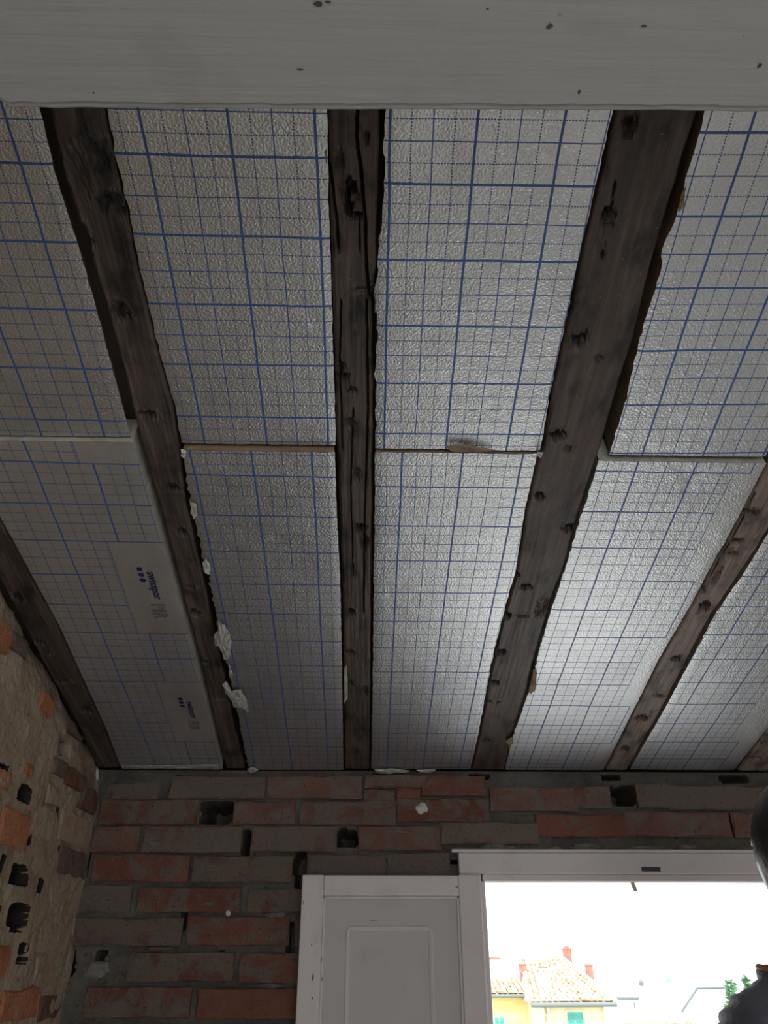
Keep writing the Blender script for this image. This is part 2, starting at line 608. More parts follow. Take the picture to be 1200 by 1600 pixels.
# smeared mortar above the door head
for (x, y, w_, h_) in ((778, 1324, 52, 12), (868, 1327, 22, 8), (915, 1323, 44, 12), (1010, 1326, 90, 7), (1075, 1324, 30, 9), (1165, 1326, 40, 6), (720, 1330, 24, 14), (620, 1300, 40, 8),
                       (240, 1318, 30, 14), (330, 1412, 30, 8), (430, 1430, 40, 10), (420, 1540, 60, 8), (250, 1482, 50, 7), (150, 1515, 46, 30)):
    p, q = onY(x - w_ / 2, y + h_ / 2, YB), onY(x + w_ / 2, y - h_ / 2, YB)
    c = (p + q) / 2
    bm = bmesh.new(); bmesh.ops.create_icosphere(bm, subdivisions=3, radius=1)
    for v in bm.verts:
        k_ = 1 + .45 * nz(v.co.x * 2.2 + x, v.co.z * 2.2, y)
        v.co = Vector((c.x + v.co.x * (q.x - p.x) / 2 * k_, YB + .004 + v.co.y * .013 * k_, c.z + v.co.z * (q.z - p.z) / 2 * k_))
    me = bpy.data.meshes.new('mortar_smear'); bm.to_mesh(me); bm.free(); me.materials.append(M['smear'])
    o = bpy.data.objects.new('mortar_smear', me); COL.objects.link(o); o.parent = wall_back
for (x, y) in ((356, 1427), (149, 1211)):
    p = onY(x, y, YB - .012)
    bm = bmesh.new(); bmesh.ops.create_icosphere(bm, subdivisions=2, radius=.012 if x < 200 else .008)
    for v in bm.verts: v.co = Vector((v.co.x * .9, v.co.y * .7, v.co.z * (1.7 if x < 200 else .9))) * (1 + .35 * nz(v.co.x * 80, v.co.y * 80, v.co.z * 80)) + p
    me = bpy.data.meshes.new('mortar_lump'); bm.to_mesh(me); bm.free(); me.materials.append(M['pale_stone'])
    o = bpy.data.objects.new('mortar_lump', me); COL.objects.link(o); o.parent = wall_back

# ---- left wall: plaster-smeared masonry with putlog holes and bared bricks
def left_yz(x, y):
    p = onX(x, y, XL)
    return p.y, p.z


hl = []
HL = [(40, 1241, 20, 26, .10), (34, 1367, 24, 32, .10), (31, 1430, 26, 34, .11), (62, 1384, 8, 22, .07), (37, 1490, 15, 30, .06),
      (103, 1168, 22, 28, .09), (46, 1303, 6, 34, .06), (91, 1275, 4, 34, .05), (5, 1352, 5, 34, .05), (95, 1095, 26, 26, .08), (3, 1424, 4, 14, .04),
      (100, 1328, 14, 8, .03), (28, 1452, 18, 8, .05), (8, 1198, 16, 6, .03)]
for (x, y, w_, h_, dp) in HL:
    p0, p1 = onX(x - w_ / 2, y, XL), onX(x + w_ / 2, y, XL)
    q0, q1 = onX(x, y - h_ / 2, XL), onX(x, y + h_ / 2, XL)
    u, v = left_yz(x, y)
    hl.append((u, v, abs(p1.y - p0.y) / 2 , abs(q0.z - q1.z) / 2, dp * 2.0))


def ldepth(u, v):
    d = .006 * nz(u * 6, v * 6, 1) + .005 * nz(u * 22, v * 22, 4) + .002 * nz(u * 70, v * 70, 9)
    top = zc(u) - v
    if top < .12: d += (.12 - max(top, -.03)) ** 2 * 1.1 * (1 + .6 * nz(u * 9, v * 10, 2))    # rounded, broken away towards the rafter
    return d + pit(u, v, hl)


vs, fs = [], []
nu, nv = 330, 300
for j in range(nv + 1):
    for i in range(nu + 1):
        u = lerp(1.15, 2.225, i / nu)
        v = lerp(1.15, zc(u) + .02, j / nv)
        vs.append(Vector((XL - .002 - ldepth(u, v), u, v)))
for j in range(nv):
    for i in range(nu):
        a = j * (nu + 1) + i
        fs.append((a, a + nu + 1, a + nu + 2, a + 1))
inner = [1 if min(vs[i].x for i in f) < XL - .045 and vs[f[0]].z < zc(vs[f[0]].y) - .1 else 0 for f in fs]   # hole interiors get the darkened mortar that paints in their shade
nb = len(vs)
k = MB()
k.box(XL - .34, XL - .26, YR, YB + .35, 0, 2.75)
k.box(XL - .28, XL, YR, 1.15, 0, zc(1.15) + .02)
k.box(XL - .28, XL, 1.15, YB + .02, 0, 1.15)
vs += k.v
fs += [tuple(i + nb for i in f) for f in k.f]
wall_left = tag(obj('wall_left', vs, fs, mats=[M['plaster'], M['mortar_shade']], mi=inner + [0] * (len(fs) - len(inner))), kind='structure')
lmap = lambda u, v, o: Vector((XL + o, u, v))
BL = [(0, 1268, 44, 1322, 'o', .006), (-60, 1480, 12, 1528, 'o', .003), (4, 1548, 58, 1592, 'o', .003),
      (-5, 1300, -50, 1350, 'o', .003), (93, 1328, 136, 1368, 'c', .002), (64, 1558, 92, 1592, 'b', .002),
      (74, 1228, 92, 1256, 'g', .003), (94, 1272, 137, 1318, 'g', .002), (52, 1262, 88, 1312, 'g', .002),
      (76, 1392, 116, 1430, 'g', .002), (50, 1440, 108, 1486, 'g', .001), (56, 1496, 96, 1540, 'g', .002),
      (124, 1232, 148, 1268, 'b', .010), (-40, 960, 22, 1006, 'o', .001), (0, 1206, 15, 1232, 'o', .004), (38, 1192, 52, 1214, 'o', .004),
      (62, 1088, 84, 1118, 'o', .004), (102, 1206, 132, 1232, 'b', .008), (84, 1188, 104, 1212, 'c', .006), (108, 1120, 132, 1150, 'c', .004), (20, 985, 48, 1022, 'c', .003)]
for (x0, y0, x1, y1, kind, pr) in BL:
    x0, x1 = min(x0, x1), max(x0, x1)
    ym = (y0 + y1) / 2
    ua, ub = left_yz(x0, ym)[0], left_yz(x1, ym)[0]
    um = (x0 + x1) / 2
    za, zb = left_yz(um, y1)[1], left_yz(um, y0)[1]
    if ua > 2.19: continue
    mt = {'c': M['brick_cover'], 'b': M['brick'], 'o': M['brick_orange'], 'g': M['brick_beige']}[kind]
    rough_brick(ua, min(ub, 2.19), za, min(zb, zc(ub) - .01), lmap, mt, wall_left, pr, .03, .006)

# ---- right and rear walls, out of frame
k = MB().box(XR, XR + .3, YR, YB + .35, 0, 2.75)
tag(k.build('wall_right', M['plain_wall']), kind='structure')
k = MB()
k.box(XL - .3, -.3, YR - .3, YR, 0, 2.95).box(1.1, XR + .3, YR - .3, YR, 0, 2.95).box(-.3, 1.1, YR - .3, YR, 0, .7).box(-.3, 1.1, YR - .3, YR, 2.2, 2.95)
tag(k.build('wall_rear', M['plain_wall']), kind='structure')

# ---- doorway frame (only its head and the left jamb can be seen)
Yf = YB - .012
frame = empty('door_1', loc=(.76, YB, 0))
tag(frame, kind='structure')
k = MB().box(.243 - .76, 1.277 - .76, Yf - YB, .05, 1.677, 1.728)
h0 = k.build('head', M['paint'], frame, bevel=.003)
k = MB().box(.305 - .76, 1.215 - .76, Yf - YB + .012, .06, 1.6605, 1.677)
k.build('head_rebate', M['paint'], frame, bevel=.002)
k = MB().box(.225 - .76, 1.295 - .76, Yf - YB - .004, .02, 1.728, 1.736)
k.build('head_bead', M['paint'], frame, bevel=.002)
for s, x0, x1, x2 in ((1, .243, .300, .311), (-1, 1.22, 1.277, 1.209)):
    MB().box(x0 - .76, x1 - .76, Yf - YB, .05, 0, 1.677).build('jamb', M['paint'], frame, bevel=.003)
    MB().box(min(x1, x2, x0) - .76 if s < 0 else x1 - .76, (x0 if s < 0 else x2) - .76, .0, .06, 0, 1.6605).build('jamb_rebate', M['paint'], frame, bevel=.002)
MB().box(.311 - .76, 1.209 - .76, -.02, .12, 0, .03).build('threshold', M['pale_stone'], frame, bevel=.003)
a, b = onY(1003, 1362, Yf), onY(1031, 1355, Yf)
k = MB().box(a.x - .76, b.x - .76, Yf - YB - .003, Yf - YB + .004, a.z, b.z)
k.box(a.x - .757, a.x - .752, Yf - YB - .005, Yf - YB, a.z + .003, b.z - .003)
tag(k.build('strike_plate', M['metal'], frame, bevel=.001), 'small dark metal strike plate')
p = onY(988, 1377, YB + .03)
k = MB().tube([(p.x - .76, .03, p.z + .006), (p.x - .76, .03, p.z - .006), (p.x - .757, .03, p.z - .015), (p.x - .755, .031, p.z - .024)], [.006, .0055, .006, .005])
tag(k.build('latch_peg', M['pale_stone'], frame, True), 'short pale peg hanging from the rebate')

# ---- terrace outside and the ground far below
tag(MB().box(-3, 6, YB + .35, 5.0, -.3, -.02).build('terrace', M['concrete']), kind='structure')

# ================================================================== PAINTED CROSS BEAM
ZB = 2.215
bx0, bx1 = -.95, 1.7
vs, fs = [], []
nu = 700
prof_n = 9


def onZ(x, y, Z):
    q = ray(x, y)
    return CAM + q * ((Z - CAM.z) / q.z)


BE0, BE1 = onZ(22, 167.5, ZB + .0075), onZ(1200, 173.5, ZB + .0075)   # its lower front arris


def beam_edge(x):
    y = lerp(BE0.y, BE1.y, (x - BE0.x) / (BE1.x - BE0.x))
    y += .0015 * nz(x * 9, 0, 2) + .0008 * nz(x * 40, 1, 5)
    if x < BE0.x: y -= min(.022, (BE0.x - x) * .8)   # knocked-off corner at the left
    return y


yb0 = .17
for i in range(nu + 1):
    x = lerp(bx0, bx1, i / nu)
    ye = beam_edge(x)
    dr = .0009 * (1 + nz(x * 20, 3, 1))
    top = 2.325
    chip = .0022 + .0018 * nz(x * 16, 7, 7) + .001 * nz(x * 60, 7, 7)
    ring = [(yb0, top), (yb0, ZB + .003), (yb0 + .003, ZB), ((yb0 + ye) / 2, ZB + .0006 * nz(x * 5, 1)), (ye - .0085 - chip, ZB + .0003 * nz(x * 15, 2)),
            (ye - .0075 - chip, ZB + .0020 + dr), (ye - .0050, ZB + .0014), (ye, ZB + .0075), (ye, top)]
    vs += [Vector((x, y, z)) for y, z in ring]
for i in range(nu):
    for j in range(prof_n):
        a, b = i * prof_n + j, i * prof_n + (j + 1) % prof_n
        fs.append((a, b, b + prof_n, a + prof_n))
fs.append(tuple(range(prof_n))); fs.append(tuple(nu * prof_n + i for i in range(prof_n))[::-1])
bo = obj('cross_beam', vs, fs, M['beam'])


def chip(parent, c, ax, ay, w_, h_, mat, seed, name='paint_chip'):
    """a flaked-off spot showing the wood, a hair proud so that it reads as an edge"""
    n = 11
    vs_ = [c]
    for i in range(n):
        t = 2 * math.pi * i / n
        k_ = 1 + .5 * nz(math.cos(t) * 1.5, math.sin(t) * 1.5, seed * 3.7)
        vs_.append(c + ax * (math.cos(t) * w_ * k_) + ay * (math.sin(t) * h_ * k_))
    o_ = obj(name, vs_, [(0, 1 + i, 1 + (i + 1) % n) for i in range(n)], mat)
    o_.parent = parent
    o_.matrix_parent_inverse = Matrix.Translation(-Vector(parent.location))
    return o_


for i, (x, y, w_, h_) in enumerate(((498, 6, .007, .003), (512, 3, .004, .002), (1187, 103, .003, .004), (1006, 41, .004, .002), (905, 144, .002, .003), (146, 145, .0015, .0015), (468, 108, .006, .0012), (762, 14, .002, .0012))):
    chip(bo, onZ(x, y, ZB - .0006), Vector((1, 0, 0)), Vector((0, 1, 0)), w_ * .65, h_ * .65, M["bare_wood"], i)
tag(bo, 'grey-white painted horizontal beam crossing the top of the picture under the rafters', 'beam')

# ================================================================== RAFTERS
B_END = 2.03


def rafter(left, right, mat, label, pits=(), cracks=(), nu=26, seed=0, h=0.0, thick=.070, b0=-2.0, grow=.0, wane=None):
    L = sorted([tuple(ab(*p)) for p in left], key=lambda q: q[1])
    R = sorted([tuple(ab(*p)) for p in right], key=lambda q: q[1])
    P = [(*ab(x, y), ru, rb, d) for x, y, ru, rb, d in pits]
    C = []
    for pts, wd, dp in cracks:
        C.append((sorted([tuple(ab(*q)) for q in pts], key=lambda q: q[1]), wd, dp))
    bs = []
    b = b0
    while b < B_END:
        bs.append(b)
        b += .06 if b < .25 else .0065
    bs.append(B_END)
    vs, fs, st = [], [], []
    for b in bs:
        l = poly_at(L, b) + .0016 * nz(b * 18, seed, 1) + .0008 * nz(b * 60, seed, 5)
        r = poly_at(R, b) + .0016 * nz(b * 18, seed, 9) + .0008 * nz(b * 60, seed, 15)
        for i in range(nu + 1):
            t = i / nu
            a = lerp(l, r, t)
            z = h + .0016 * nz(a * 25, b * 5, seed) + .0008 * nz(a * 160, b * 9, seed)
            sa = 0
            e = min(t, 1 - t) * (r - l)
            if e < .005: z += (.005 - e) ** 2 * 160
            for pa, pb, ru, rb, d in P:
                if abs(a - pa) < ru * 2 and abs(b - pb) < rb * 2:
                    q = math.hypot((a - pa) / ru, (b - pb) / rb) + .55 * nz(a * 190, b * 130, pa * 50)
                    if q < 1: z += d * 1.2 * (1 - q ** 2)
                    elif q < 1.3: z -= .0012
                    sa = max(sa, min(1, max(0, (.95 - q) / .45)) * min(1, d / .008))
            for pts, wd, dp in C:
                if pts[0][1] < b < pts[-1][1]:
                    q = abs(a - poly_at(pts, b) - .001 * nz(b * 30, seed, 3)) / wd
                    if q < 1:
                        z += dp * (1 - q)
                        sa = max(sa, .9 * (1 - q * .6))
            vs.append(Vector((a, b, z)))
            st.append(sa)
    w1 = nu + 1
    for j in range(len(bs) - 1):
        for i in range(nu):
            q = j * w1 + i
            fs.append((q, q + w1, q + w1 + 1, q + 1))
    k0 = len(vs)
    for j, b in enumerate(bs):
        vs.append(Vector((vs[j * w1].x, b, h + thick)))
        vs.append(Vector((vs[j * w1 + nu].x, b, h + thick)))
    for j in range(len(bs) - 1):
        a, c = k0 + 2 * j, k0 + 2 * j + 2
        fs.append((j * w1, a, c, (j + 1) * w1))
        fs.append((j * w1 + nu, (j + 1) * w1 + nu, c + 1, a + 1))
        fs.append((a, a + 1, c + 1, c))
    fs.append(tuple(range(0, w1)) + (k0 + 1, k0))
    e = (len(bs) - 1) * w1
    fs.append(tuple(range(e + nu, e - 1, -1)) + (k0 + 2 * len(bs) - 2, k0 + 2 * len(bs) - 1))
    o = obj('rafter', vs, fs, mat)
    at = o.data.attributes.new('stain_shade', 'FLOAT', 'POINT')
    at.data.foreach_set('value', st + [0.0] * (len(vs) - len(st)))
    o.matrix_world = FR
    return tag(o, label, 'rafter', 'old roof rafters running down to the brick wall')


WD, WL = M['wood'], M['wood_light']
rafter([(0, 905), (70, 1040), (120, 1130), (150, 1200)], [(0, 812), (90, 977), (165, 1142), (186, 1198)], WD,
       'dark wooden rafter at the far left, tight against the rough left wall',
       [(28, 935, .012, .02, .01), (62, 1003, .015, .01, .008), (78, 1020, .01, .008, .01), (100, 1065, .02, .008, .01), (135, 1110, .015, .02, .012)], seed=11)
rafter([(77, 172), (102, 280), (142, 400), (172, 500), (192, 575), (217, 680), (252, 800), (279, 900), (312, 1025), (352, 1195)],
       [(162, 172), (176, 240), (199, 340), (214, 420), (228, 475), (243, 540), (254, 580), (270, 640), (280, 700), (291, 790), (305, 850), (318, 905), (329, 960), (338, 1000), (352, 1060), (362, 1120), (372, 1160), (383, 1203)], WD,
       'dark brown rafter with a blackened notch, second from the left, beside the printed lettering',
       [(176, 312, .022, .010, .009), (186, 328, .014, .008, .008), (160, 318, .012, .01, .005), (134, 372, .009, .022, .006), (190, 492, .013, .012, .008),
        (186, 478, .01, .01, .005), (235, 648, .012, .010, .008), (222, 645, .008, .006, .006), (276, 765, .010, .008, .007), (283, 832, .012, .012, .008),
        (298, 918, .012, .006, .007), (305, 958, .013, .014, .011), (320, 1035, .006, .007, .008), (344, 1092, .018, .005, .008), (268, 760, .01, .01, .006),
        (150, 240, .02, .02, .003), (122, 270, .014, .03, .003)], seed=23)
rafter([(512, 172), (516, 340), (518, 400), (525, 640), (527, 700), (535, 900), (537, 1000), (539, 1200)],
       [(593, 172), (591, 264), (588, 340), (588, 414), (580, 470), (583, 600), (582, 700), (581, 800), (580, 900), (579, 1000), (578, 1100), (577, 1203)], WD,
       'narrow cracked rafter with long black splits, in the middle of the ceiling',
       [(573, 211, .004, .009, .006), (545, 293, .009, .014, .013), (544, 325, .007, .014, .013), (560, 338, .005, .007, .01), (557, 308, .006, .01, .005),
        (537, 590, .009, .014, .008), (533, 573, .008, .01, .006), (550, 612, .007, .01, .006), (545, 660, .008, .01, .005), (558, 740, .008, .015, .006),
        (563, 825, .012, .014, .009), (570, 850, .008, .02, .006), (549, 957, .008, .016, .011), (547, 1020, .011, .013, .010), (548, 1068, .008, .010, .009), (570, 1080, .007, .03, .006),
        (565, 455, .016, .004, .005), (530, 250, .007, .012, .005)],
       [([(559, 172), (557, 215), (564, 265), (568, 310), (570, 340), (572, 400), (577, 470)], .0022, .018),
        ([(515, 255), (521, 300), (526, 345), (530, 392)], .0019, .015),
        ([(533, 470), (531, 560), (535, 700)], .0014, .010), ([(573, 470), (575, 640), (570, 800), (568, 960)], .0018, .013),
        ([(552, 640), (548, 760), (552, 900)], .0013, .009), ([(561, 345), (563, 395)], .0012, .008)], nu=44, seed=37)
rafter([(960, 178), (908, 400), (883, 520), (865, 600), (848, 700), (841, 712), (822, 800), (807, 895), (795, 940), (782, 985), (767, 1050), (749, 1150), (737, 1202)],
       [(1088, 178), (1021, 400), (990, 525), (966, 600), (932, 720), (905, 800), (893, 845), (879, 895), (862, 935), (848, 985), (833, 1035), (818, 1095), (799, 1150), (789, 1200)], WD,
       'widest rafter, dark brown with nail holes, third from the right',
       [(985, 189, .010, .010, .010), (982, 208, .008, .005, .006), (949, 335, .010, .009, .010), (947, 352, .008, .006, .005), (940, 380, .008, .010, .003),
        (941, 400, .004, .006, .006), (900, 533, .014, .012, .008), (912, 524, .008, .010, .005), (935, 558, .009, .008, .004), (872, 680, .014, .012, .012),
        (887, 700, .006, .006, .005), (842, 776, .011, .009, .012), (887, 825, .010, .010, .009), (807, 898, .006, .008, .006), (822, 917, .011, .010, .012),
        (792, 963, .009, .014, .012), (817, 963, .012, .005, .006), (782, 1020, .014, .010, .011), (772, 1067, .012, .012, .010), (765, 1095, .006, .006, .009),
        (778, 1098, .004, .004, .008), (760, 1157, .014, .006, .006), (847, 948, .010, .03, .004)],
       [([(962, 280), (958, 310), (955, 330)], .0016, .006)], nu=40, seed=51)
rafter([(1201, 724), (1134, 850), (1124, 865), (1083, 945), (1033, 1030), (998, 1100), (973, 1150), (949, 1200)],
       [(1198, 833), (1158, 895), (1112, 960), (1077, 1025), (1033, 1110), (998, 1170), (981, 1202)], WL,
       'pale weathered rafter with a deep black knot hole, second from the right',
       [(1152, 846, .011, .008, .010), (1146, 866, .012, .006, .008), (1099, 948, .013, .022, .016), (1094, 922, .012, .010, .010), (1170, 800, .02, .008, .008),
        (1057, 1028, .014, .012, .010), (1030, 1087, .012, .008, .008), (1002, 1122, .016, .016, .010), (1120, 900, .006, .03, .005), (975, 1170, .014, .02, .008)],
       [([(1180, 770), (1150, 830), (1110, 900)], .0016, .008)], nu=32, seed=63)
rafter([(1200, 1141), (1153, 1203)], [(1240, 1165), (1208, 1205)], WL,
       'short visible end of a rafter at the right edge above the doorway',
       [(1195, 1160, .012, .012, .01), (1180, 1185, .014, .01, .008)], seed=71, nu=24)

# ================================================================== INSULATION PANELS
def panel(grid, d, left, right, b0, b1, label, mat='foil', thick=.058, dents=(), jagl=.0012, jagr=.0012, foam='foam', end_jag=.0015, step=.009, ins_r=.0012):
    """one rigid foam board with foil on its room side. grid = (ou, ov, d_fit, turn) of the printed grid; left/right in pixels or a-values."""
    ou, ov, df, da = grid
    s = d / df
    z = d - .925
    Mx = FR @ Matrix.Translation((0, 0, z)) @ Matrix.Rotation(da, 4, 'Z') @ Matrix.Translation((ou * s, ov * s, 0)) @ Matrix.Diagonal((s, s, 1, 1))
    inv = (Matrix.Rotation(da, 4, 'Z') @ Matrix.Translation((ou * s, ov * s, 0)) @ Matrix.Diagonal((s, s, 1, 1))).inverted()

    def edge(e):
        if isinstance(e, (int, float)): return [(e, -5), (e, 5)]
        return sorted([tuple(ab(x, y, d)) for x, y in e], key=lambda q: q[1])
    L, R = edge(left), edge(right)
    root = empty('insulation_panel', Mx)
    tag(root, label, 'insulation panel', 'foil-faced insulation panels between the rafters')
    n = max(2, int((b1 - b0) / step))
    nu = max(4, int((poly_at(R, (b0 + b1) / 2) - poly_at(L, (b0 + b1) / 2)) / step))
    D = [(*ab(x, y, d), r, h) for x, y, r, h in dents]
    vs, fs = [], []
    sd = ou * 31
    for j in range(n + 1):
        tb = j / n
        for i in range(nu + 1):
            t = i / nu
            l0, l1 = poly_at(L, b0), poly_at(R, b0)
            bb = lerp(b0, b1, tb)
            l = poly_at(L, bb) + jagl * (nz(bb * 60, sd, 1) + .7 * nz(bb * 190, sd, 2))
            r = poly_at(R, bb) + jagr * (nz(bb * 60, sd, 6) + .7 * nz(bb * 190, sd, 7))
            a = lerp(l, r, t)
            wj = end_jag * nz(a * 45, sd, 3 if tb < .5 else 4)
            b = bb + (wj * (1 - tb * 8) if tb < .125 else 0) + (wj * (tb * 8 - 7) if tb > .875 else 0)
            h = .0007 * nz(a * 9, b * 9, sd) + .0004 * nz(a * 40, b * 40, sd)
            for pa, pb, rr, hh in D:
                q = math.hypot(a - pa, b - pb) / rr
                if q < 1: h += hh * (1 - q * q) * (.4 + 1.6 * nz(a * 130, b * 130, pa))
            h = min(h, .0016)
            e = min(t, 1 - t) * (r - l)
            if e < .004: h += .0012
            v = inv @ Vector((a, b, 0)); v.z = h
            vs.append(v)
    w1 = nu + 1
    for j in range(n):
        for i in range(nu):
            q = j * w1 + i
            fs.append((q, q + w1, q + w1 + 1, q + 1))
    obj('foil_facing', vs, fs, M[mat], root, smooth=True)
    # foam board above the foil
    vs, fs = [], []
    m = max(6, int((b1 - b0) / .02))
    ins = .0012
    for j in range(m + 1):
        bb = lerp(b0 + ins, b1 - ins, j / m)
        l = poly_at(L, bb) + jagl * (nz(bb * 60, sd, 1) + .5 * nz(bb * 190, sd, 2)) + ins
        r = poly_at(R, bb) + jagr * (nz(bb * 60, sd, 6) + .5 * nz(bb * 190, sd, 7)) - ins_r
        for (a, zz) in ((l, .0022), (r, .0022), (r, thick), (l, thick)):
            v = inv @ Vector((a, bb, 0)); v.z = zz
            vs.append(v)
    for j in range(m):
        for q in range(4):
            a, b = j * 4 + q, j * 4 + (q + 1) % 4
            fs.append((a, b, b + 4, a + 4))
    fs.append((3, 2, 1, 0)); fs.append(tuple(m * 4 + q for q in range(4)))
    obj('foam_core', vs, fs, M[foam], root)
    root['_d'] = d
    return root, Mx


def flap(root, Mx, d, pts, mat='torn', lift=.004, name='torn_foil', crumple=.004):
    """a crumpled shred hanging from a panel, outline given by sight lines"""
    inv = Mx.inverted()
    P = [Vector((*ab(x, y, d), 0)) for x, y in pts]
    c = sum(P, Vector()) / len(P)
    vs, fs = [], []
    ring = []
    m = len(P)
    for i in range(m):
        p, q = P[i], P[(i + 1) % m]
        for t in (0, .34, .67):
            ring.append(p.lerp(q, t) + Vector((random.uniform(-1, 1), random.uniform(-1, 1), 0)) * .0008)
    k = len(ring)
    layers = (1, .66, .33)
    for s in layers:
        for p in ring:
            q = c.lerp(p, s)
            q.z = -lift + crumple * nz(q.x * 120, q.y * 90, d * 9 + s) + (lift * .7 if s == 1 else 0)
            vs.append(q)
    vs.append(c + Vector((0, 0, -lift)))
    for li in range(len(layers) - 1):
        for i in range(k):
            j = (i + 1) % k
            fs.append((li * k + i, li * k + j, (li + 1) * k + j, (li + 1) * k + i))
    for i in range(k):
        fs.append(((len(layers) - 1) * k + i, (len(layers) - 1) * k + (i + 1) % k, len(vs) - 1))
    vs = [inv @ (FR @ Vector((v.x, v.y, v.z + d - .925))) for v in vs]
    return obj(name, vs, fs, M[mat], root)


G = {0: (.0169, .4000, .9220, -.0058), 1: (.0517, .9235, .9261, -.0012), 2: (-.2661, .3724, .9241, .0029), 3: (-.2867, .9042, .9270, .0113),
     4: (.4256, .3419, .9185, -.0232), 5: (.4523, .8887, .9340, .0014), 6: (-.5171, .3916, .9273, .0143), 7: (-.5465, .8859, .9272, .0184), 8: (.7651, 1.0659, .9245, -.008)}
bj = lambda x, y, d=.925: ab(x, y, d).y
BT, BE = .02, 2.022

p0, m0 = panel(G[0], .923, [(600, 172), (600, 264), (596, 340), (592, 405), (588, 440), (585, 470), (589, 500), (587, 600), (587, 703)],
               [(957, 178), (905, 400), (880, 520), (862, 600), (845, 700)], BT, bj(700, 702, .923),
               'silver grid-printed panel, upper one of the column right of the middle rafter',
               dents=[(765, 325, .018, .003), (728, 312, .010, .002), (720, 605, .04, .003), (760, 630, .05, .0035), (680, 190, .03, .002), (700, 240, .03, .002), (640, 665, .01, -.003), (890, 320, .02, .002)], jagl=.003)
p1, m1 = panel(G[1], .921, [(586, 710), (586, 800), (584, 900), (583, 1000), (582, 1100), (580, 1205)],
               [(839, 710), (820, 800), (805, 895), (792, 940), (780, 985), (765, 1050), (747, 1150), (735, 1202)], bj(700, 708, .921), BE,
               'bright silver panel, lower one of the column right of the middle rafter', jagl=.0015, dents=[(620, 740, .01, .002), (700, 1040, .02, .001)])
p2, m2 = panel(G[2], .927, [(168, 172), (180, 240), (203, 340), (218, 420), (232, 475), (247, 540), (258, 580), (274, 640), (283, 693)],
               [(511, 172), (514, 340), (516, 400), (523, 640), (525, 700)], BT, bj(400, 694, .927),
               'silver grid-printed panel, upper one of the column left of the middle rafter',
               dents=[(458, 470, .012, .004), (500, 490, .03, .004), (478, 262, .05, .003), (290, 620, .04, .0015), (225, 430, .02, .002), (495, 230, .02, .003)], jagl=.0022)
p3, m3 = panel(G[3], .917, [(285, 704), (289, 740), (294, 765), (297, 780), (302, 800), (308, 822), (316, 870), (325, 893), (330, 920), (337, 960), (342, 985), (352, 1020), (358, 1055), (365, 1085), (372, 1120), (380, 1160), (389, 1205)],
               [(523, 706), (526, 800), (531, 900), (533.5, 1000), (536.5, 1195)], bj(400, 705, .917), BE,
               'silver panel with torn white foil along its left edge, left of the middle rafter',
               dents=[(385, 830, .03, .003), (345, 760, .02, .003), (430, 840, .02, .002), (365, 870, .04, .002), (352, 730, .012, .003), (340, 960, .03, .003)], jagl=.006, jagr=.0015)
p4, m4 = panel(G[4], .925, [(1100, 178), (1095, 205), (1072, 280), (1064, 320), (1057, 337), (1035, 415), (1032, 400), (1000, 530), (977, 630), (952, 712)],
               .655, BT, bj(1060, 712), 'silver panel at the upper right edge, right of the widest rafter',
               dents=[(1060, 655, .02, .003), (1040, 665, .012, .003), (1145, 655, .015, .002), (1080, 630, .01, .003), (1010, 700, .01, .003), (1150, 690, .012, .003)], jagl=.0022)
p5, m5 = panel(G[5], .920, [(934, 726), (918, 780), (905, 815), (888, 875), (873, 920), (858, 965), (843, 1015), (832, 1065), (820, 1100), (802, 1150), (790, 1200)],
               [(1199, 722), (1132, 850), (1122, 865), (1080, 945), (1030, 1030), (995, 1100), (970, 1150), (945, 1200)], bj(1060, 722, .920), BE,
               'brightest panel with blank fields in its grid, between the widest rafter and the pale rafter', mat='foil_r', foam='foam_pale',
               dents=[(1075, 748, .03, .005), (1062, 755, .016, .006), (1090, 742, .014, .005), (1076, 770, .012, .004), (1085, 970, .02, .001)], jagl=.003)
p6, m6 = panel(G[6], .925, -.652, [(62, 172), (88, 280), (127, 400), (155, 500), (175, 575), (204, 683)], BT, bj(100, 690, .915) - .003,
               'silver panel in the upper left corner, left of the notched rafter', ins_r=.02, dents=[(95, 645, .02, .002), (10, 620, .03, .003)])
p7, m7 = panel(G[7], .915, [(2, 812), (92, 977), (167, 1142), (188, 1198)], [(207, 690), (241, 800), (268, 900), (303, 1025), (345, 1193)], bj(100, 690, .915), BE - .004,
               'shadowed panel with printed lettering in blank fields, at the lower left of the ceiling', mat='foil_l', foam='foam_pale', jagl=.0006, jagr=.0006)
p8, m8 = panel(G[8], .922, [(1219, 800), (1203, 830), (1163, 895), (1118, 960), (1083, 1025), (1038, 1110), (1003, 1170), (984.5, 1202)],
               [(1300, 985), (1200, 1137), (1150, 1200)], bj(1060, 722, .922), BE,
               'pale panel at the lower right edge, beyond the pale rafter', mat='foil_r', dents=[(1075, 1145, .03, .003), (1100, 1165, .02, .004), (1130, 965, .02, .002)])

p9, m9 = panel((.7651, .35, .925, 0), .925, .742, 1.030, BT, bj(1060, 720) , 'silver panel past the right edge, upper one beside the pale rafter')

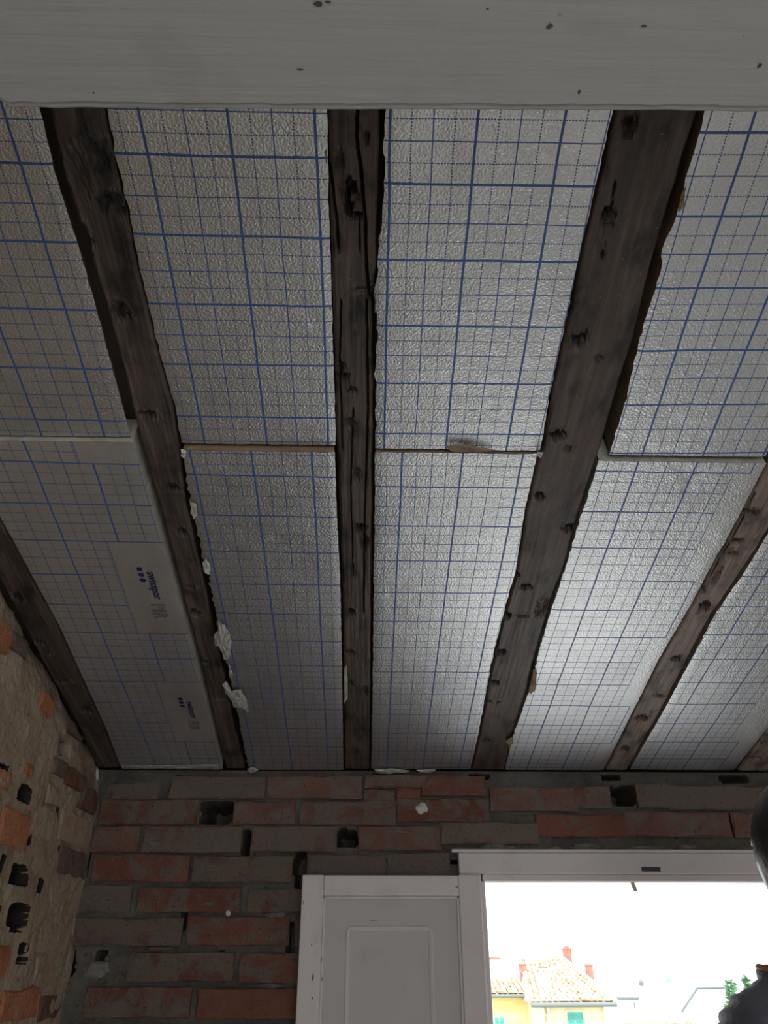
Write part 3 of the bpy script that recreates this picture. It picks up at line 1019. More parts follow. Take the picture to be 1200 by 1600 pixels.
# torn shreds and foam crumbs
flap(p3, m3, .912, [(316, 878), (322, 871), (329, 884), (327, 897), (319, 893)])
flap(p3, m3, .912, [(342, 969), (352, 976), (358, 988), (362, 1002), (361, 1018), (357, 1030), (350, 1029), (347, 1020), (342, 1012), (341, 1000), (337, 1010), (335, 1003), (335, 991), (340, 985)])
flap(p3, m3, .912, [(348, 1068), (354, 1063), (362, 1078), (376, 1077), (386, 1094), (389, 1112), (378, 1106), (366, 1106), (360, 1092), (353, 1083)])
flap(p3, m3, .914, [(358, 1034), (364, 1052), (362, 1062), (357, 1050)])
flap(p3, m3, .914, [(297, 783), (307, 786), (309, 806), (303, 812), (298, 800)], 'foam_pale')
flap(p3, m3, .914, [(283, 702), (292, 704), (288, 716), (283, 712)])
flap(p0, m0, .918, [(695, 696), (722, 693), (760, 701), (772, 705), (745, 707), (705, 705)], 'foam', .002)
flap(p0, m0, .920, [(585, 462), (592, 440), (590, 470), (586, 490)])
flap(p0, m0, .920, [(838, 704), (848, 706), (846, 713), (839, 712)])
flap(p5, m5, .917, [(834, 1045), (839, 1050), (838, 1075), (830, 1085), (826, 1080)], 'foam', .002, 'foam_shred')
flap(p5, m5, .917, [(790, 1158), (800, 1150), (802, 1162), (796, 1168)], 'foam', .002, 'foam_shred')
flap(p4, m4, .921, [(1066, 300), (1072, 286), (1068, 322), (1059, 331), (1060, 318)], 'foam', .002, 'foam_shred')
flap(p3, m3, .914, [(537, 1045), (541, 1038), (543, 1060), (543, 1090), (538, 1100)], 'foam_pale', .002, 'foam_shred')


flap(p7, m7, .914, [(190, 1194), (260, 1195), (342, 1194), (343, 1198), (300, 1200), (260, 1198), (220, 1200), (190, 1198)], lift=.002, crumple=.002)
flap(p1, m1, .919, [(584, 1202), (612, 1200), (640, 1203), (640, 1206), (612, 1208), (590, 1207)], lift=.003)
flap(p3, m3, .915, [(386, 1200), (396, 1198), (404, 1203), (396, 1208), (389, 1206)], lift=.004)
flap(p1, m1, .919, [(650, 1203), (680, 1201), (681, 1205), (655, 1207)], lift=.002)


def lettering(root, M_, text, pos, size, mat, name='lettering', outline=False, squeeze=1.0):
    """flat print; pos = (a', b') in the panel's own grid, reading down the slope"""
    cu = bpy.data.curves.new(name, 'FONT')
    cu.body = text
    cu.size = size
    cu.resolution_u = 3
    if outline:
        cu.fill_mode = 'NONE'
        cu.bevel_depth = .0006
        cu.bevel_resolution = 0
    else:
        cu.offset = .0004
    o = bpy.data.objects.new(name, cu)
    COL.objects.link(o)
    dg = bpy.context.evaluated_depsgraph_get()
    me = bpy.data.meshes.new_from_object(o.evaluated_get(dg))
    bpy.data.objects.remove(o)
    rot = Matrix(((0, squeeze, 0, pos[0]), (1, 0, 0, pos[1]), (0, 0, -1, -.0009), (0, 0, 0, 1)))
    if outline:
        for v in me.vertices: v.co.z *= .2
    me.transform(rot)
    me.materials.clear(); me.materials.append(M[mat])
    o = bpy.data.objects.new(name, me)
    COL.objects.link(o)
    o.parent = root
    return o


inv7 = m7.inverted()


def loc7(x, y):
    a, b = ab(x, y, .915)
    v = inv7 @ (FR @ Vector((a, b, .915 - .925)))
    return v


for (q0, q1, q2, r0, r1) in (((229, 893), (247, 941), (240, 962), (218, 889), (221, 906)), ((291, 1096), (299, 1125), (297, 1139), (282, 1092), (288, 1103))):
    a, b, c = loc7(*q0), loc7(*q1), loc7(*q2)
    ln = (b - a).y
    lettering(p7, m7, 'swisspor', (a.x, a.y), ln / 4.02, 'ink')
    t = lettering(p7, m7, 'PIR', (a.x - .010, b.y + .004), ln / 4.02 * 1.55, 'ink2', 'lettering', True)
    d0, d1 = loc7(*r0), loc7(*r1)
    for i in range(3):
        x, y = lerp(d0.x, d1.x, i / 2), lerp(d0.y, d1.y, i / 2)
        x = d0.x
        k = MB()
        n = 14
        k.v.append(Vector((x, y, -.0008)))
        for j in range(n):
            t_ = 2 * math.pi * j / n
            k.v.append(Vector((x + .0062 * math.cos(t_), y + .0062 * math.sin(t_), -.0008)))
        k.f = [(0, 1 + j, 1 + (j + 1) % n) for j in range(n)]
        k.build('printed_dot', M['ink'], p7)



# ================================================================== SMALL THINGS ON THE WALL
pa = onY(659, 1262, YB - .008)
anchor = empty('wall_plug', loc=pa)
tag(anchor, 'small white plaster-smeared wall plug on the brick course above the open leaf', 'wall plug')
bm = bmesh.new()
bmesh.ops.create_icosphere(bm, subdivisions=3, radius=.017)
for v in bm.verts:
    v.co = Vector((v.co.x * (1 + .3 * nz(v.co.x * 60, v.co.z * 60)), v.co.y * .28, v.co.z * (.75 + .4 * nz(v.co.x * 70, v.co.z * 50, 4)) - .003))
me = bpy.data.meshes.new('plaster_blob'); bm.to_mesh(me); bm.free(); me.materials.append(M['pale_stone'])
o = bpy.data.objects.new('plaster_blob', me); COL.objects.link(o); o.parent = anchor
MB().lathe((0, -.006, .006), [(.0065, .008), (.0065, -.004), (.0035, -.004), (.0030, .004)], 12, 'y').build('sleeve', M['pale_stone'], anchor, True)

# ================================================================== OPEN DOOR LEAF (folded flat against the wall)
LX0, LX1, LY, LT = -.160, .287, 2.112, .032
leaf = empty('door_leaf', loc=(LX1, LY + LT / 2, .02))
tag(leaf, 'white-painted wooden door leaf standing open flat against the brick wall beside the doorway', 'door leaf')


def lb(x0, x1, y0, y1, z0, z1):
    return MB().box(x0 - LX1, x1 - LX1, y0 - LY - LT / 2, y1 - LY - LT / 2, z0 - .02, z1 - .02)


def leaf_pt(x, y, Y=LY):
    return onY(x, y, Y)


ztop = onY(600, 1367, LY).z
xi0, xi1 = onY(505, 1402, LY).x, onY(717.5, 1402, LY).x
zr = onY(600, 1400, LY).z
P_ = M['paint']
lb(LX0, xi0, LY, LY + LT, .02, ztop).build('stile', P_, leaf, bevel=.003)
lb(xi1, LX1, LY, LY + LT, .02, ztop).build('stile', P_, leaf, bevel=.003)
lb(xi0, xi1, LY, LY + LT, zr, ztop - .001).build('rail', P_, leaf, bevel=.003)
lb(xi0, xi1, LY, LY + LT, .78, .88).build('rail', P_, leaf, bevel=.003)
lb(xi0, xi1, LY, LY + LT, .02, .16).build('rail', P_, leaf, bevel=.003)
for z0, z1 in ((.88, zr), (.16, .78)):
    Yp = LY + .013
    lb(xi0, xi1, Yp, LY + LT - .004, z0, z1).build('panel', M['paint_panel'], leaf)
    # sloped moulding inside the frame
    k = MB()
    for (xa, xb, za, zb) in ((xi0, xi0 + .006, z0, z1), (xi1 - .006, xi1, z0, z1), (xi0, xi1, z1 - .006, z1), (xi0, xi1, z0, z0 + .006)):
        k.box(xa - LX1, xb - LX1, LY + .005 - LY - LT / 2, Yp - LY - LT / 2, za - .02, zb - .02)
    k.build('inner_edge', P_, leaf, bevel=.0015)
    # raised rectangle of half-round beading
    m0_, m1_ = onY(544, 1452, Yp).x, onY(672.5, 1452, Yp).x
    zt = min(onY(600, 1451, Yp).z, z1 - .06) if z0 > .5 else z1 - .07
    zb_ = z0 + .07
    k = MB()
    wv = .011

    def bead(x0, z0_, x1, z1_):
        p, q = Vector((x0 - LX1, 0, z0_ - .02)), Vector((x1 - LX1, 0, z1_ - .02))
        d = (q - p).normalized(); n_ = Vector((d.z, 0, -d.x))
        y = Yp - LY - LT / 2
        kk = len(k.v)
        for e, dd in ((p, -1), (q, 1)):
            for s_, h_ in ((-1, 0), (-.75, -.004), (-.1, -.0055), (.2, -.0035), (.35, -.0030), (.6, -.0045), (1, 0)):
                k.v.append(e + d * dd * wv * s_ * 0 + n_ * s_ * wv / 2 + d * (dd * (-s_) * wv / 2) * -1 * (1) + Vector((0, y + h_, 0)))
        m_ = 7
        for i in range(m_ - 1):
            k.f.append((kk + i, kk + i + 1, kk + m_ + i + 1, kk + m_ + i))
    bead(m0_, zt, m1_, zt); bead(m1_, zt, m1_, zb_); bead(m1_, zb_, m0_, zb_); bead(m0_, zb_, m0_, zt)
    k.build('moulding', P_, leaf, smooth=True)
for i, (x, y, w_, h_) in enumerate(((487, 1476, .0012, .003), (489, 1527, .002, .008), (488, 1560, .0015, .003), (502, 1500, .0012, .006), (503, 1530, .001, .004), (714, 1386, .004, .0012), (584, 1438, .010, .0007), (474, 1410, .001, .005))):
    chip(leaf, onY(x, y, LY - .0006 if x not in (584,) else LY + .0124), Vector((1, 0, 0)), Vector((0, 0, 1)), w_, h_, M['bare_wood'], i + 20)
for z in (.3, .75, 1.2):                             # hinge knuckles joining the leaf to the frame
    MB().lathe((.012, LT * .2, z), [(.005, -.03), (.0055, 0), (.005, .03)], 10).build('hinge', M['metal'], leaf, True)

# ================================================================== OUTSIDE: ROOFS ACROSS THE STREET
M['yellow'] = simple('yellow_render', (.70, .55, .22), (.76, .61, .28), 1, .9)
M['cream'] = simple('cream_render', (.68, .59, .38), (.72, .64, .44), 1, .9)
M['white_r'] = simple('white_render', (.86, .86, .84), (.90, .90, .88), 1, .9)
M['green_sh'] = simple('green_shutter', (.05, .28, .23), (.07, .34, .28), 4, .6)
M['grey_sh'] = simple('grey_shutter', (.22, .25, .27), (.28, .31, .33), 4, .6)
M['blue_sh'] = simple('blue_grey_shutter', (.16, .24, .32), (.2, .3, .4), 4, .6)
M['red_brick_far'] = simple('red_chimney_brick', (.46, .11, .09), (.56, .17, .13), 6, .9)
M['gutter'] = simple('grey_gutter', (.12, .15, .15), rough=.5)
M['leafy'] = simple('conifer_green', (.06, .16, .08), (.12, .26, .13), 3, .9)
M['bark'] = simple('bark', (.1, .07, .05), rough=.9)
M['street'] = simple('street_asphalt', (.32, .31, .30), (.40, .39, .37), .3, .95)
tt = NT('roof_tile')
g = tt.n('ShaderNodeNewGeometry')
rr = tt.ramp(g.outputs['Random Per Island'], [(0, (.36, .22, .15)), (.3, (.50, .36, .26)), (.7, (.56, .43, .33)), (1, (.60, .50, .39))])
tt.col(rr)
M['tile'] = tt.set(.9, 0, .2)
M['tile_pale'] = simple('pale_roof', (.52, .44, .32), (.60, .51, .39), 2, .9)
GZ = -9.0
tag(MB().box(-160, 200, 5.2, 300, GZ - .5, GZ).build('ground', M['street']), kind='structure')


def roof_tiles(name, eL, eR, rL, rR, parent, cw=.24, ch=.38, mat='tile'):
    """barrel tiles over a sloping quad (eave left/right, ridge left/right), all in one mesh"""
    eL, eR, rL, rR = map(Vector, (eL, eR, rL, rR))
    up = ((rL + rR) / 2 - (eL + eR) / 2)
    rows = max(2, int(up.length / ch))
    k = MB()
    ud = up.normalized()
    for r in range(rows):
        t0, t1 = r / rows, (r + 1.25) / rows
        L, R = eL.lerp(rL, t0), eR.lerp(rR, t0)
        wv = (R - L)
        c = max(1, int(wv.length / cw))
        xd = wv.normalized()
        nn = xd.cross(ud).normalized()
        for i in range(c):
            o_ = L + wv * ((i + .5) / c) + nn * (.02 + random.uniform(0, .02)) + xd * random.uniform(-.015, .015)
            q = len(k.v)
            for e, hh, wd in ((0, .035, .5), (up.length / rows * 1.2, 0, .42)):
                for a_ in range(5):
                    th = math.pi * a_ / 4
                    k.v.append(o_ + ud * e + xd * (-math.cos(th)) * cw * wd + nn * (math.sin(th) * .085 + hh))
            for a_ in range(4):
                k.f.append((q + a_, q + a_ + 1, q + a_ + 6, q + a_ + 5))
            k.f.append((q, q + 1, q + 2, q + 3, q + 4))
    o = k.build(name, M[mat], parent)
    o['kind'] = 'stuff'
    return o


def wbox(p0, p1, depth, z0=None):
    """box from two sight-line points on a facade: p0 upper left, p1 lower right"""
    return MB().box(p0.x, p1.x, p0.y, p0.y + depth, p1.z if z0 is None else z0, p0.z)


def shuttered_window(parent, x0, y0, x1, y1, Y, mat, leaves=2):
    a, b = onY(x0, y0, Y), onY(x1, y1, Y)
    wn = MB().box(a.x - .06, b.x + .06, Y - .03, Y + .05, b.z - .06, a.z + .06).build('window', M['cream'], parent)
    for i in range(leaves):
        xa, xb = lerp(a.x, b.x, i / leaves) + .02, lerp(a.x, b.x, (i + 1) / leaves) - .02
        k = MB().box(xa, xb, Y - .07, Y - .035, b.z, a.z)
        z = b.z + .08
        while z < a.z - .1:
            k.box(xa + .06, xb - .06, Y - .09, Y - .07, z, z + .05)
            z += .1
        k.build('shutter', mat, wn)


def chimney(parent, x0, y0, x1, y1, Y, mat, pot=True, name='chimney'):
    a, b = onY(x0, y0, Y), onY(x1, y1, Y)
    cx, w_ = (a.x + b.x) / 2, (b.x - a.x) / 2
    k = MB().box(cx - w_, cx + w_, Y - w_, Y + w_, b.z - .3, lerp(b.z, a.z, .82))
    k.box(cx - w_ * 1.2, cx + w_ * 1.2, Y - w_ * 1.2, Y + w_ * 1.2, lerp(b.z, a.z, .78), lerp(b.z, a.z, .85))
    if pot:
        k.lathe((cx, Y, 0), [(w_ * .7, lerp(b.z, a.z, .85)), (w_ * .75, lerp(b.z, a.z, .95)), (w_ * .5, a.z)], 10)
    return k.build(name, mat, parent)


# -- yellow house: main block with hipped tile roof
Y1 = 40.0
hA = empty('yellow_house', loc=(onY(890, 1567, Y1).x, Y1, GZ))
tag(hA, 'yellow house with lower wing, tiled hip roof and green shutters seen through the doorway', 'house')
OFF = Vector(hA.location)


def sub(o, root):                                    # keep world-space meshes while parenting
    o.parent = root
    o.matrix_parent_inverse = Matrix.Translation(-Vector(root.location))
    return o


eL, eR = onY(829, 1567, Y1 - .4), onY(960, 1565, Y1 - .4)
wl, wr = onY(836, 1567, Y1), onY(943, 1567, Y1)
o = MB().box(wl.x, wr.x, Y1, Y1 + 10, GZ, wl.z).build('wall', M['cream'], None); sub(o, hA)
for xa, xb in ((840, 852), (853, 861), (941, 946)):
    a, b = onY(xa, 1567, Y1 - .12), onY(xb, 1600, Y1 - .12)
    sub(MB().box(a.x, b.x, Y1 - .15, Y1 + .02, GZ, a.z).build('pilaster', M['cream']), hA)
YR1 = Y1 + 5.6
rL, rR = onY(812, 1501, YR1), onY(880, 1500, YR1)
ba, bb_ = onY(829, 1567, Y1 - .4), onY(962, 1566, Y1 - .4)
backL, backR = Vector((rL.x - .5, Y1 + 10.5, ba.z)), Vector((bb_.x + 1.6, Y1 + 10.5, ba.z))
k = MB()
k.v = [ba, bb_, backR, backL, rL, rR]
k.f = [(0, 1, 5, 4), (1, 2, 5), (2, 3, 4, 5), (3, 0, 4), (3, 2, 1, 0)]
ro = sub(k.build('roof', M['tile_pale']), hA)
t_ = roof_tiles('roof_tiles', ba, bb_, rL, rR, None); sub(t_, hA)
sub(MB().tube([ba + Vector((0, -.1, -.08)), bb_ + Vector((0, -.1, -.08))], .09, 8).build('gutter', M['gutter']), hA)
sub(MB().tube([rR + Vector((0, 0, .05)), bb_ + Vector((0, 0, .05))], .12, 8).build('hip_ridge', M['tile_pale']), hA)
sub(MB().tube([rL + Vector((0, 0, .05)), rR + Vector((0, 0, .05))], .12, 8).build('roof_ridge', M['tile_pale']), hA)



def far_window(root, *a):
    x0, y0, x1, y1, Y, mat, leaves = a
    p, q = onY(x0, y0, Y), onY(x1, y1, Y)
    wn = sub(MB().box(p.x - .07, q.x + .07, Y - .04, Y + .05, q.z - .07, p.z + .07).build('window', M['cream']), root)
    for i in range(leaves):
        xa, xb = lerp(p.x, q.x, i / leaves) + .015, lerp(p.x, q.x, (i + 1) / leaves) - .015
        k = MB().box(xa, xb, Y - .08, Y - .042, q.z, p.z)
        z = q.z + .08
        while z < p.z - .1:
            k.box(xa + .06, xb - .06, Y - .1, Y - .08, z, z + .05)
            z += .12
        s = k.build('shutter', mat)
        s.parent = wn
        s.matrix_parent_inverse = Matrix.Translation(-Vector(root.location)) if False else Matrix.Identity(4)


far_window(hA, 885, 1581, 915, 1625, Y1, M['green_sh'], 2)
sub(chimney(None, 839, 1516, 860, 1545, Y1 + 1.6, M['white_r'], False, 'white_chimney'), hA)
sub(MB().box(onY(842, 1512, Y1 + 1.6).x, onY(855, 1512, Y1 + 1.6).x, Y1 + 1.5, Y1 + 1.9, onY(842, 1513, Y1 + 1.6).z, onY(842, 1510, Y1 + 1.6).z).build('chimney_cap', M['gutter']), hA)
sub(chimney(None, 879, 1478, 893, 1502, YR1, M['red_brick_far'], True), hA)
sub(chimney(None, 914, 1501, 928, 1535, YR1 - 2.2, M['red_brick_far'], False), hA)
sub(chimney(None, 811, 1502, 823, 1528, YR1 - 2.0, M['red_brick_far'], False), hA)
# -- left wing
Y2 = 42.0
hW = hA
a, b = onY(700, 1553, Y2), onY(838, 1553, Y2)
sub(MB().box(a.x, b.x - .12, Y2, Y2 + 5, GZ, a.z).build('wall', M['yellow']), hW)
e0, e1 = onY(700, 1554, Y2 - .4), onY(828, 1554, Y2 - .4)
r0, r1 = onY(700, 1531, Y2 + 3), onY(812, 1531, Y2 + 3)
k = MB(); k.hexa([e0 + Vector((0, 0, -.1)), e1 + Vector((0, 0, -.1)), r1 + Vector((0, 0, -.1)), r0 + Vector((0, 0, -.1)), e0, e1, r1, r0])
sub(k.build('roof', M['tile_pale']), hW)
sub(roof_tiles('roof_tiles', e0, e1, r0, r1, None), hW)
sub(MB().tube([e0 + Vector((0, -.1, -.05)), e1 + Vector((0, -.1, -.05))], .07, 8).build('gutter', M['gutter']), hW)
far_window(hW, 772, 1590, 790, 1630, Y2, M['green_sh'], 2)
# -- white house behind the wing
Y3 = 52.0
hC = empty('white_house', loc=(onY(780, 1497, Y3).x, Y3, GZ))
tag(hC, 'white house rising behind the yellow wing with a thin red roof edge', 'house')
a, b = onY(720, 1498, Y3), onY(812, 1498, Y3)
sub(MB().box(a.x, b.x, Y3, Y3 + 8, GZ, a.z).build('wall', M['white_r']), hC)
a, b = onY(720, 1496, Y3 - .3), onY(783, 1499, Y3 - .3)
sub(MB().box(a.x, b.x, Y3 - .3, Y3 + 5, b.z, a.z).build('roof_edge', M['red_brick_far']), hC)
# -- long white house on the right
Y4 = 60.0
hD = empty('long_white_house', loc=(onY(1020, 1557, Y4).x, Y4, GZ))
tag(hD, 'long white house with a pale tan roof and narrow dark shutters in the distance', 'house')
a, b = onY(958, 1557, Y4), onY(1110, 1557, Y4)
sub(MB().box(a.x, b.x, Y4, Y4 + 8, GZ, a.z).build('wall', M['white_r']), hD)
e0, e1 = onY(960, 1557, Y4 - .5), onY(1076, 1557, Y4 - .5)
r0, r1 = onY(962, 1543, Y4 + 4), onY(1088, 1543, Y4 + 4)
k = MB(); k.hexa([e0 + Vector((0, 0, -.15)), e1 + Vector((0, 0, -.15)), r1 + Vector((0, 0, -.15)), r0 + Vector((0, 0, -.15)), e0, e1, r1, r0])
sub(k.build('roof', M['tile_pale']), hD)
sub(MB().tube([e0 + Vector((0, -.1, -.1)), e1 + Vector((0, -.1, -.1))], .09, 6).build('gutter', M['gutter']), hD)
for (x0, x1, m_) in ((991, 993, 'grey_sh'), (995.5, 998, 'grey_sh'), (1016.5, 1019, 'blue_sh'), (1021, 1024, 'blue_sh'), (1048, 1049.5, 'grey_sh')):
    p, q = onY(x0, 1567, Y4 - .06), onY(x1, 1582, Y4 - .06)
    sub(MB().box(p.x, q.x, Y4 - .1, Y4, q.z, p.z).build('shutter', M[m_]), hD)
p = onY(1002, 1536, Y4 + 3)
sub(MB().lathe((p.x, p.y, p.z), [(.02, -.8), (.02, -.2), (.16, -.15), (.2, .05), (.1, .2)], 10).build('roof_vent', M['gutter']), hD)
p = onY(1045, 1536, Y4 + 3)
sub(MB().lathe((p.x, p.y, p.z), [(.03, .1), (.28, 0), (.3, -.05)], 14, 'y').tube([(p.x, p.y, p.z), (p.x, p.y, p.z - .8)], .04).build('satellite_dish', M['blue_sh']), hD)
# -- white gabled house
Y5 = 50.0
hE = empty('gabled_white_house', loc=(onY(1100, 1545, Y5).x, Y5, GZ))
tag(hE, 'blank white house with a sloping gable edge left of the conifers', 'house')
pts = [onY(1064, 1580, Y5), onY(1088, 1544, Y5), onY(1150, 1543, Y5), onY(1150, 1600, Y5)]
k = MB()
pr = [(pts[0].x, GZ), (pts[0].x, pts[0].z), (pts[1].x, pts[1].z), (pts[2].x, pts[2].z), (pts[2].x, GZ)]
for yy in (Y5, Y5 + 8): k.v += [Vector((x, yy, z)) for x, z in pr]
k.f = [(0, 1, 2, 3, 4), (9, 8, 7, 6, 5)] + [(i, (i + 1) % 5 + 0, (i + 1) % 5 + 5, i + 5) for i in range(5)]
sub(k.build('wall', M['white_r']), hE)
sub(MB().tube([pts[0] + Vector((0, -.1, 0)), pts[1] + Vector((0, -.1, 0)), pts[2] + Vector((0, -.1, 0))], .07, 6).build('roof_edge', M['gutter']), hE)
# -- nearer low roof
Y6 = 34.0
hF = empty('low_tiled_house', loc=(onY(1030, 1600, Y6).x, Y6, GZ))
tag(hF, 'low red-tiled roof just showing at the bottom of the doorway view', 'house')
e0, e1 = onY(962, 1650, Y6), onY(1105, 1650, Y6)
r0, r1 = onY(966, 1598, Y6 + 3), onY(1100, 1598, Y6 + 3)
k = MB().box(e0.x + .1, e1.x - .1, Y6 + .2, Y6 + 4, GZ, e0.z - .1); sub(k.build('wall', M['cream']), hF)
k = MB(); k.hexa([e0 + Vector((0, 0, -.1)), e1 + Vector((0, 0, -.1)), r1 + Vector((0, 0, -.1)), r0 + Vector((0, 0, -.1)), e0, e1, r1, r0])
sub(k.build('roof', M['tile_pale']), hF)
sub(roof_tiles('roof_tiles', e0, e1, r0, r1, None), hF)


def conifer(x, y, Y, hgt, wid, label, seed):
    t = onY(x, y, Y)
    root = empty('conifer', loc=(t.x, Y, GZ))
    tag(root, label, 'tree', 'conifers beyond the roofs')
    random.seed(seed)
    H = t.z - GZ
    MB().tube([(0, 0, 0), (0, 0, H * .5), (.05, 0, H * .98)], [.25, .15, .02], 8).build('trunk', M['bark'], root)
    k = MB()
    n = 900
    for i in range(n):
        f = random.random() ** .8
        zz = H - f * min(H * .8, hgt)
        rad = wid * (f ** .8) * (.7 + .3 * math.sin(f * 40)) * random.uniform(.2, 1)
        a = random.uniform(0, 2 * math.pi)
        c = Vector((rad * math.cos(a), rad * math.sin(a), zz))
        d = Vector((math.cos(a), math.sin(a), random.uniform(-.1, .6))).normalized() * random.uniform(.15, .3)
        s = Vector((random.uniform(-1, 1), random.uniform(-1, 1), random.uniform(-1, 1))).normalized() * .09
        q = len(k.v)
        k.v += [c - s, c + s, c + d + s * .3, c + d - s * .3]
        k.f.append((q, q + 1, q + 2, q + 3))
    o = k.build('foliage', M['leafy'], root)
    o['kind'] = 'stuff'


conifer(1138, 1531, 43, 6, 1.5, 'green conifer showing just left of the person shoulder', 5)
conifer(1165, 1525, 47.5, 5, .8, 'thin conifer tip directly above the person shoulder', 6)
random.seed(11)

# ================================================================== PERSON
M['skin'] = simple('skin', (.40, .24, .17), (.46, .29, .21), 20, .55)
M['hair'] = simple('dark_hair', (.018, .017, .016), (.035, .032, .03), 90, .38, 0, .001, 160, stretch=(1, 1, .2))
M['jacket'] = simple('slate_jacket', (.12, .12, .15), (.16, .16, .195), 30, .6, 0, .002, 80)
M['collar_rim'] = simple('orange_collar_rim', (.55, .22, .07), rough=.6)
M['jeans'] = simple('dark_trousers', (.03, .035, .05), (.045, .05, .07), 60, .85)
M['shoe'] = simple('brown_shoe', (.05, .035, .025), rough=.5)
PX, PY = .722, 1.30
person = empty('person', loc=(PX, PY, 0))
tag(person, 'dark-haired person in a ribbed slate jacket, cut off by the right edge', 'person')


def skin(name, nodes, edges, root, mat, parent, sub_=2):
    """nodes: list of (x, y, z, rx, ry)"""
    me = bpy.data.meshes.new(name)
    me.from_pydata([n[:3] for n in nodes], edges, [])
    o = bpy.data.objects.new(name, me)
    COL.objects.link(o)
    md = o.modifiers.new('skin', 'SKIN')
    md.use_smooth_shade = True
    for i, n in enumerate(nodes):
        sv = me.skin_vertices[0].data[i]
        sv.radius = (n[3], n[4] if len(n) > 4 else n[3])
        sv.use_root = (i == root)
    s = o.modifiers.new('sub', 'SUBSURF'); s.levels = s.render_levels = sub_
    dg = bpy.context.evaluated_depsgraph_get()
    m2 = bpy.data.meshes.new_from_object(o.evaluated_get(dg))
    bpy.data.objects.remove(o)
    return m2


def add_mesh(bm, me, M_=None):
    if M_: me.transform(M_)
    bm.from_mesh(me)


# -- body: pelvis, trunk, neck, limbs, fingers; head welded on by remeshing
nodes = [(0, 0, .95, .13, .11), (0, -.005, 1.08, .125, .10), (0, 0, 1.25, .14, .10), (0, .005, 1.36, .10, .08), (0, .012, 1.47, .055, .052), (0, .03, 1.56, .055, .052), (0, .03, 1.62, .07, .08)]
edges = [(0, 1), (1, 2), (2, 3), (3, 4), (4, 5), (5, 6)]
for s in (-1, 1):
    k0 = len(nodes)
    nodes += [(s * .155, 0, 1.375, .045, .045), (s * .222, .0, 1.25, .042, .042), (s * .245, .02, 1.12, .038, .038), (s * .25, .07, .98, .032, .032), (s * .25, .105, .87, .024, .028), (s * .25, .118, .82, .018, .036)]
    edges += [(3, k0)] + [(k0 + i, k0 + i + 1) for i in range(5)]
    hnd = k0 + 5
    for fy, ln, bend in ((-.030, .062, .008), (-.010, .074, .010), (.010, .070, .010), (.030, .056, .008)):
        k1 = len(nodes)
        y0 = .122 + fy
        nodes += [(s * .25, y0, .79, .0095), (s * (.25 - bend), y0 + .004, .79 - ln * .5, .0085), (s * (.25 - bend * 2.6), y0 + .006, .79 - ln, .007)]
        edges += [(hnd, k1), (k1, k1 + 1), (k1 + 1, k1 + 2)]
    k1 = len(nodes)
    nodes += [(s * .243, .15, .835, .011), (s * .232, .172, .805, .0095), (s * .226, .178, .78, .008)]
    edges += [(k0 + 4, k1), (k1, k1 + 1), (k1 + 1, k1 + 2)]
    k2 = len(nodes)
    nodes += [(s * .09, 0, .88, .088, .09), (s * .10, .005, .68, .07, .07), (s * .105, .012, .49, .052, .054), (s * .11, -.005, .32, .05, .052), (s * .112, -.01, .12, .034, .036), (s * .114, .0, .06, .038, .04), (s * .125, .12, .035, .036, .025)]
    edges += [(0, k2)] + [(k2 + i, k2 + i + 1) for i in range(6)]
me_body = skin('body', nodes, edges, 0, None, person)
bm = bmesh.new()
bm.from_mesh(me_body)


def head_verts(bm_, grow=0.0, zcut=None):
    r = bmesh.ops.create_uvsphere(bm_, u_segments=40, v_segments=28, radius=1)
    for v in r['verts']:
        x, y, z = v.co
        jaw = max(0, -z)
        X_ = x * (.0745 - .020 * jaw) * (1 + .05 * max(0, z))
        Y_ = y * (.098 - .022 * jaw) + (.012 * jaw if y > 0 else .016 * jaw)
        Z_ = z * .120
        if y > .3:                                   # face planes on +y
            n_ = math.exp(-((x / .22) ** 2 + ((z + .18) / .28) ** 2)); Y_ += .022 * n_      # nose
            for sx in (-.4, .4):
                Y_ -= .010 * math.exp(-(((x - sx) / .18) ** 2 + ((z - .02) / .13) ** 2))     # eye sockets
            Y_ += .006 * math.exp(-((x / .3) ** 2 + ((z + .55) / .09) ** 2))                  # lips
            Y_ += .008 * math.exp(-((x / .3) ** 2 + ((z + .9) / .16) ** 2))                   # chin
        g_ = 1 + grow
        v.co = Vector((X_ * g_, .03 + Y_ * g_, 1.628 + Z_ * g_))
    return r['verts']


head_verts(bm)
for s in (-1, 1):                                    # ears
    r = bmesh.ops.create_icosphere(bm, subdivisions=3, radius=1)
    for v in r['verts']:
        x, y, z = v.co
        v.co = Vector((s * .0725 + x * .008 + s * .004 * y, .022 + y * .018, 1.622 + z * .031))
me = bpy.data.meshes.new('body'); bm.to_mesh(me); bm.free()
o = bpy.data.objects.new('body', me); COL.objects.link(o)
rm = o.modifiers.new('weld', 'REMESH'); rm.mode = 'VOXEL'; rm.voxel_size = .0055; rm.use_smooth_shade = True
sm = o.modifiers.new('smooth', 'SMOOTH'); sm.iterations = 2; sm.factor = .5
dg = bpy.context.evaluated_depsgraph_get()
me2 = bpy.data.meshes.new_from_object(o.evaluated_get(dg)); bpy.data.objects.remove(o)
me2.name = 'body'; me2.materials.clear(); me2.materials.append(M['skin'])
for p in me2.polygons: p.use_smooth = True
TURN = Matrix.Rotation(math.radians(12), 4, 'Z')
o = bpy.data.objects.new('body', me2); COL.objects.link(o); o.parent = person
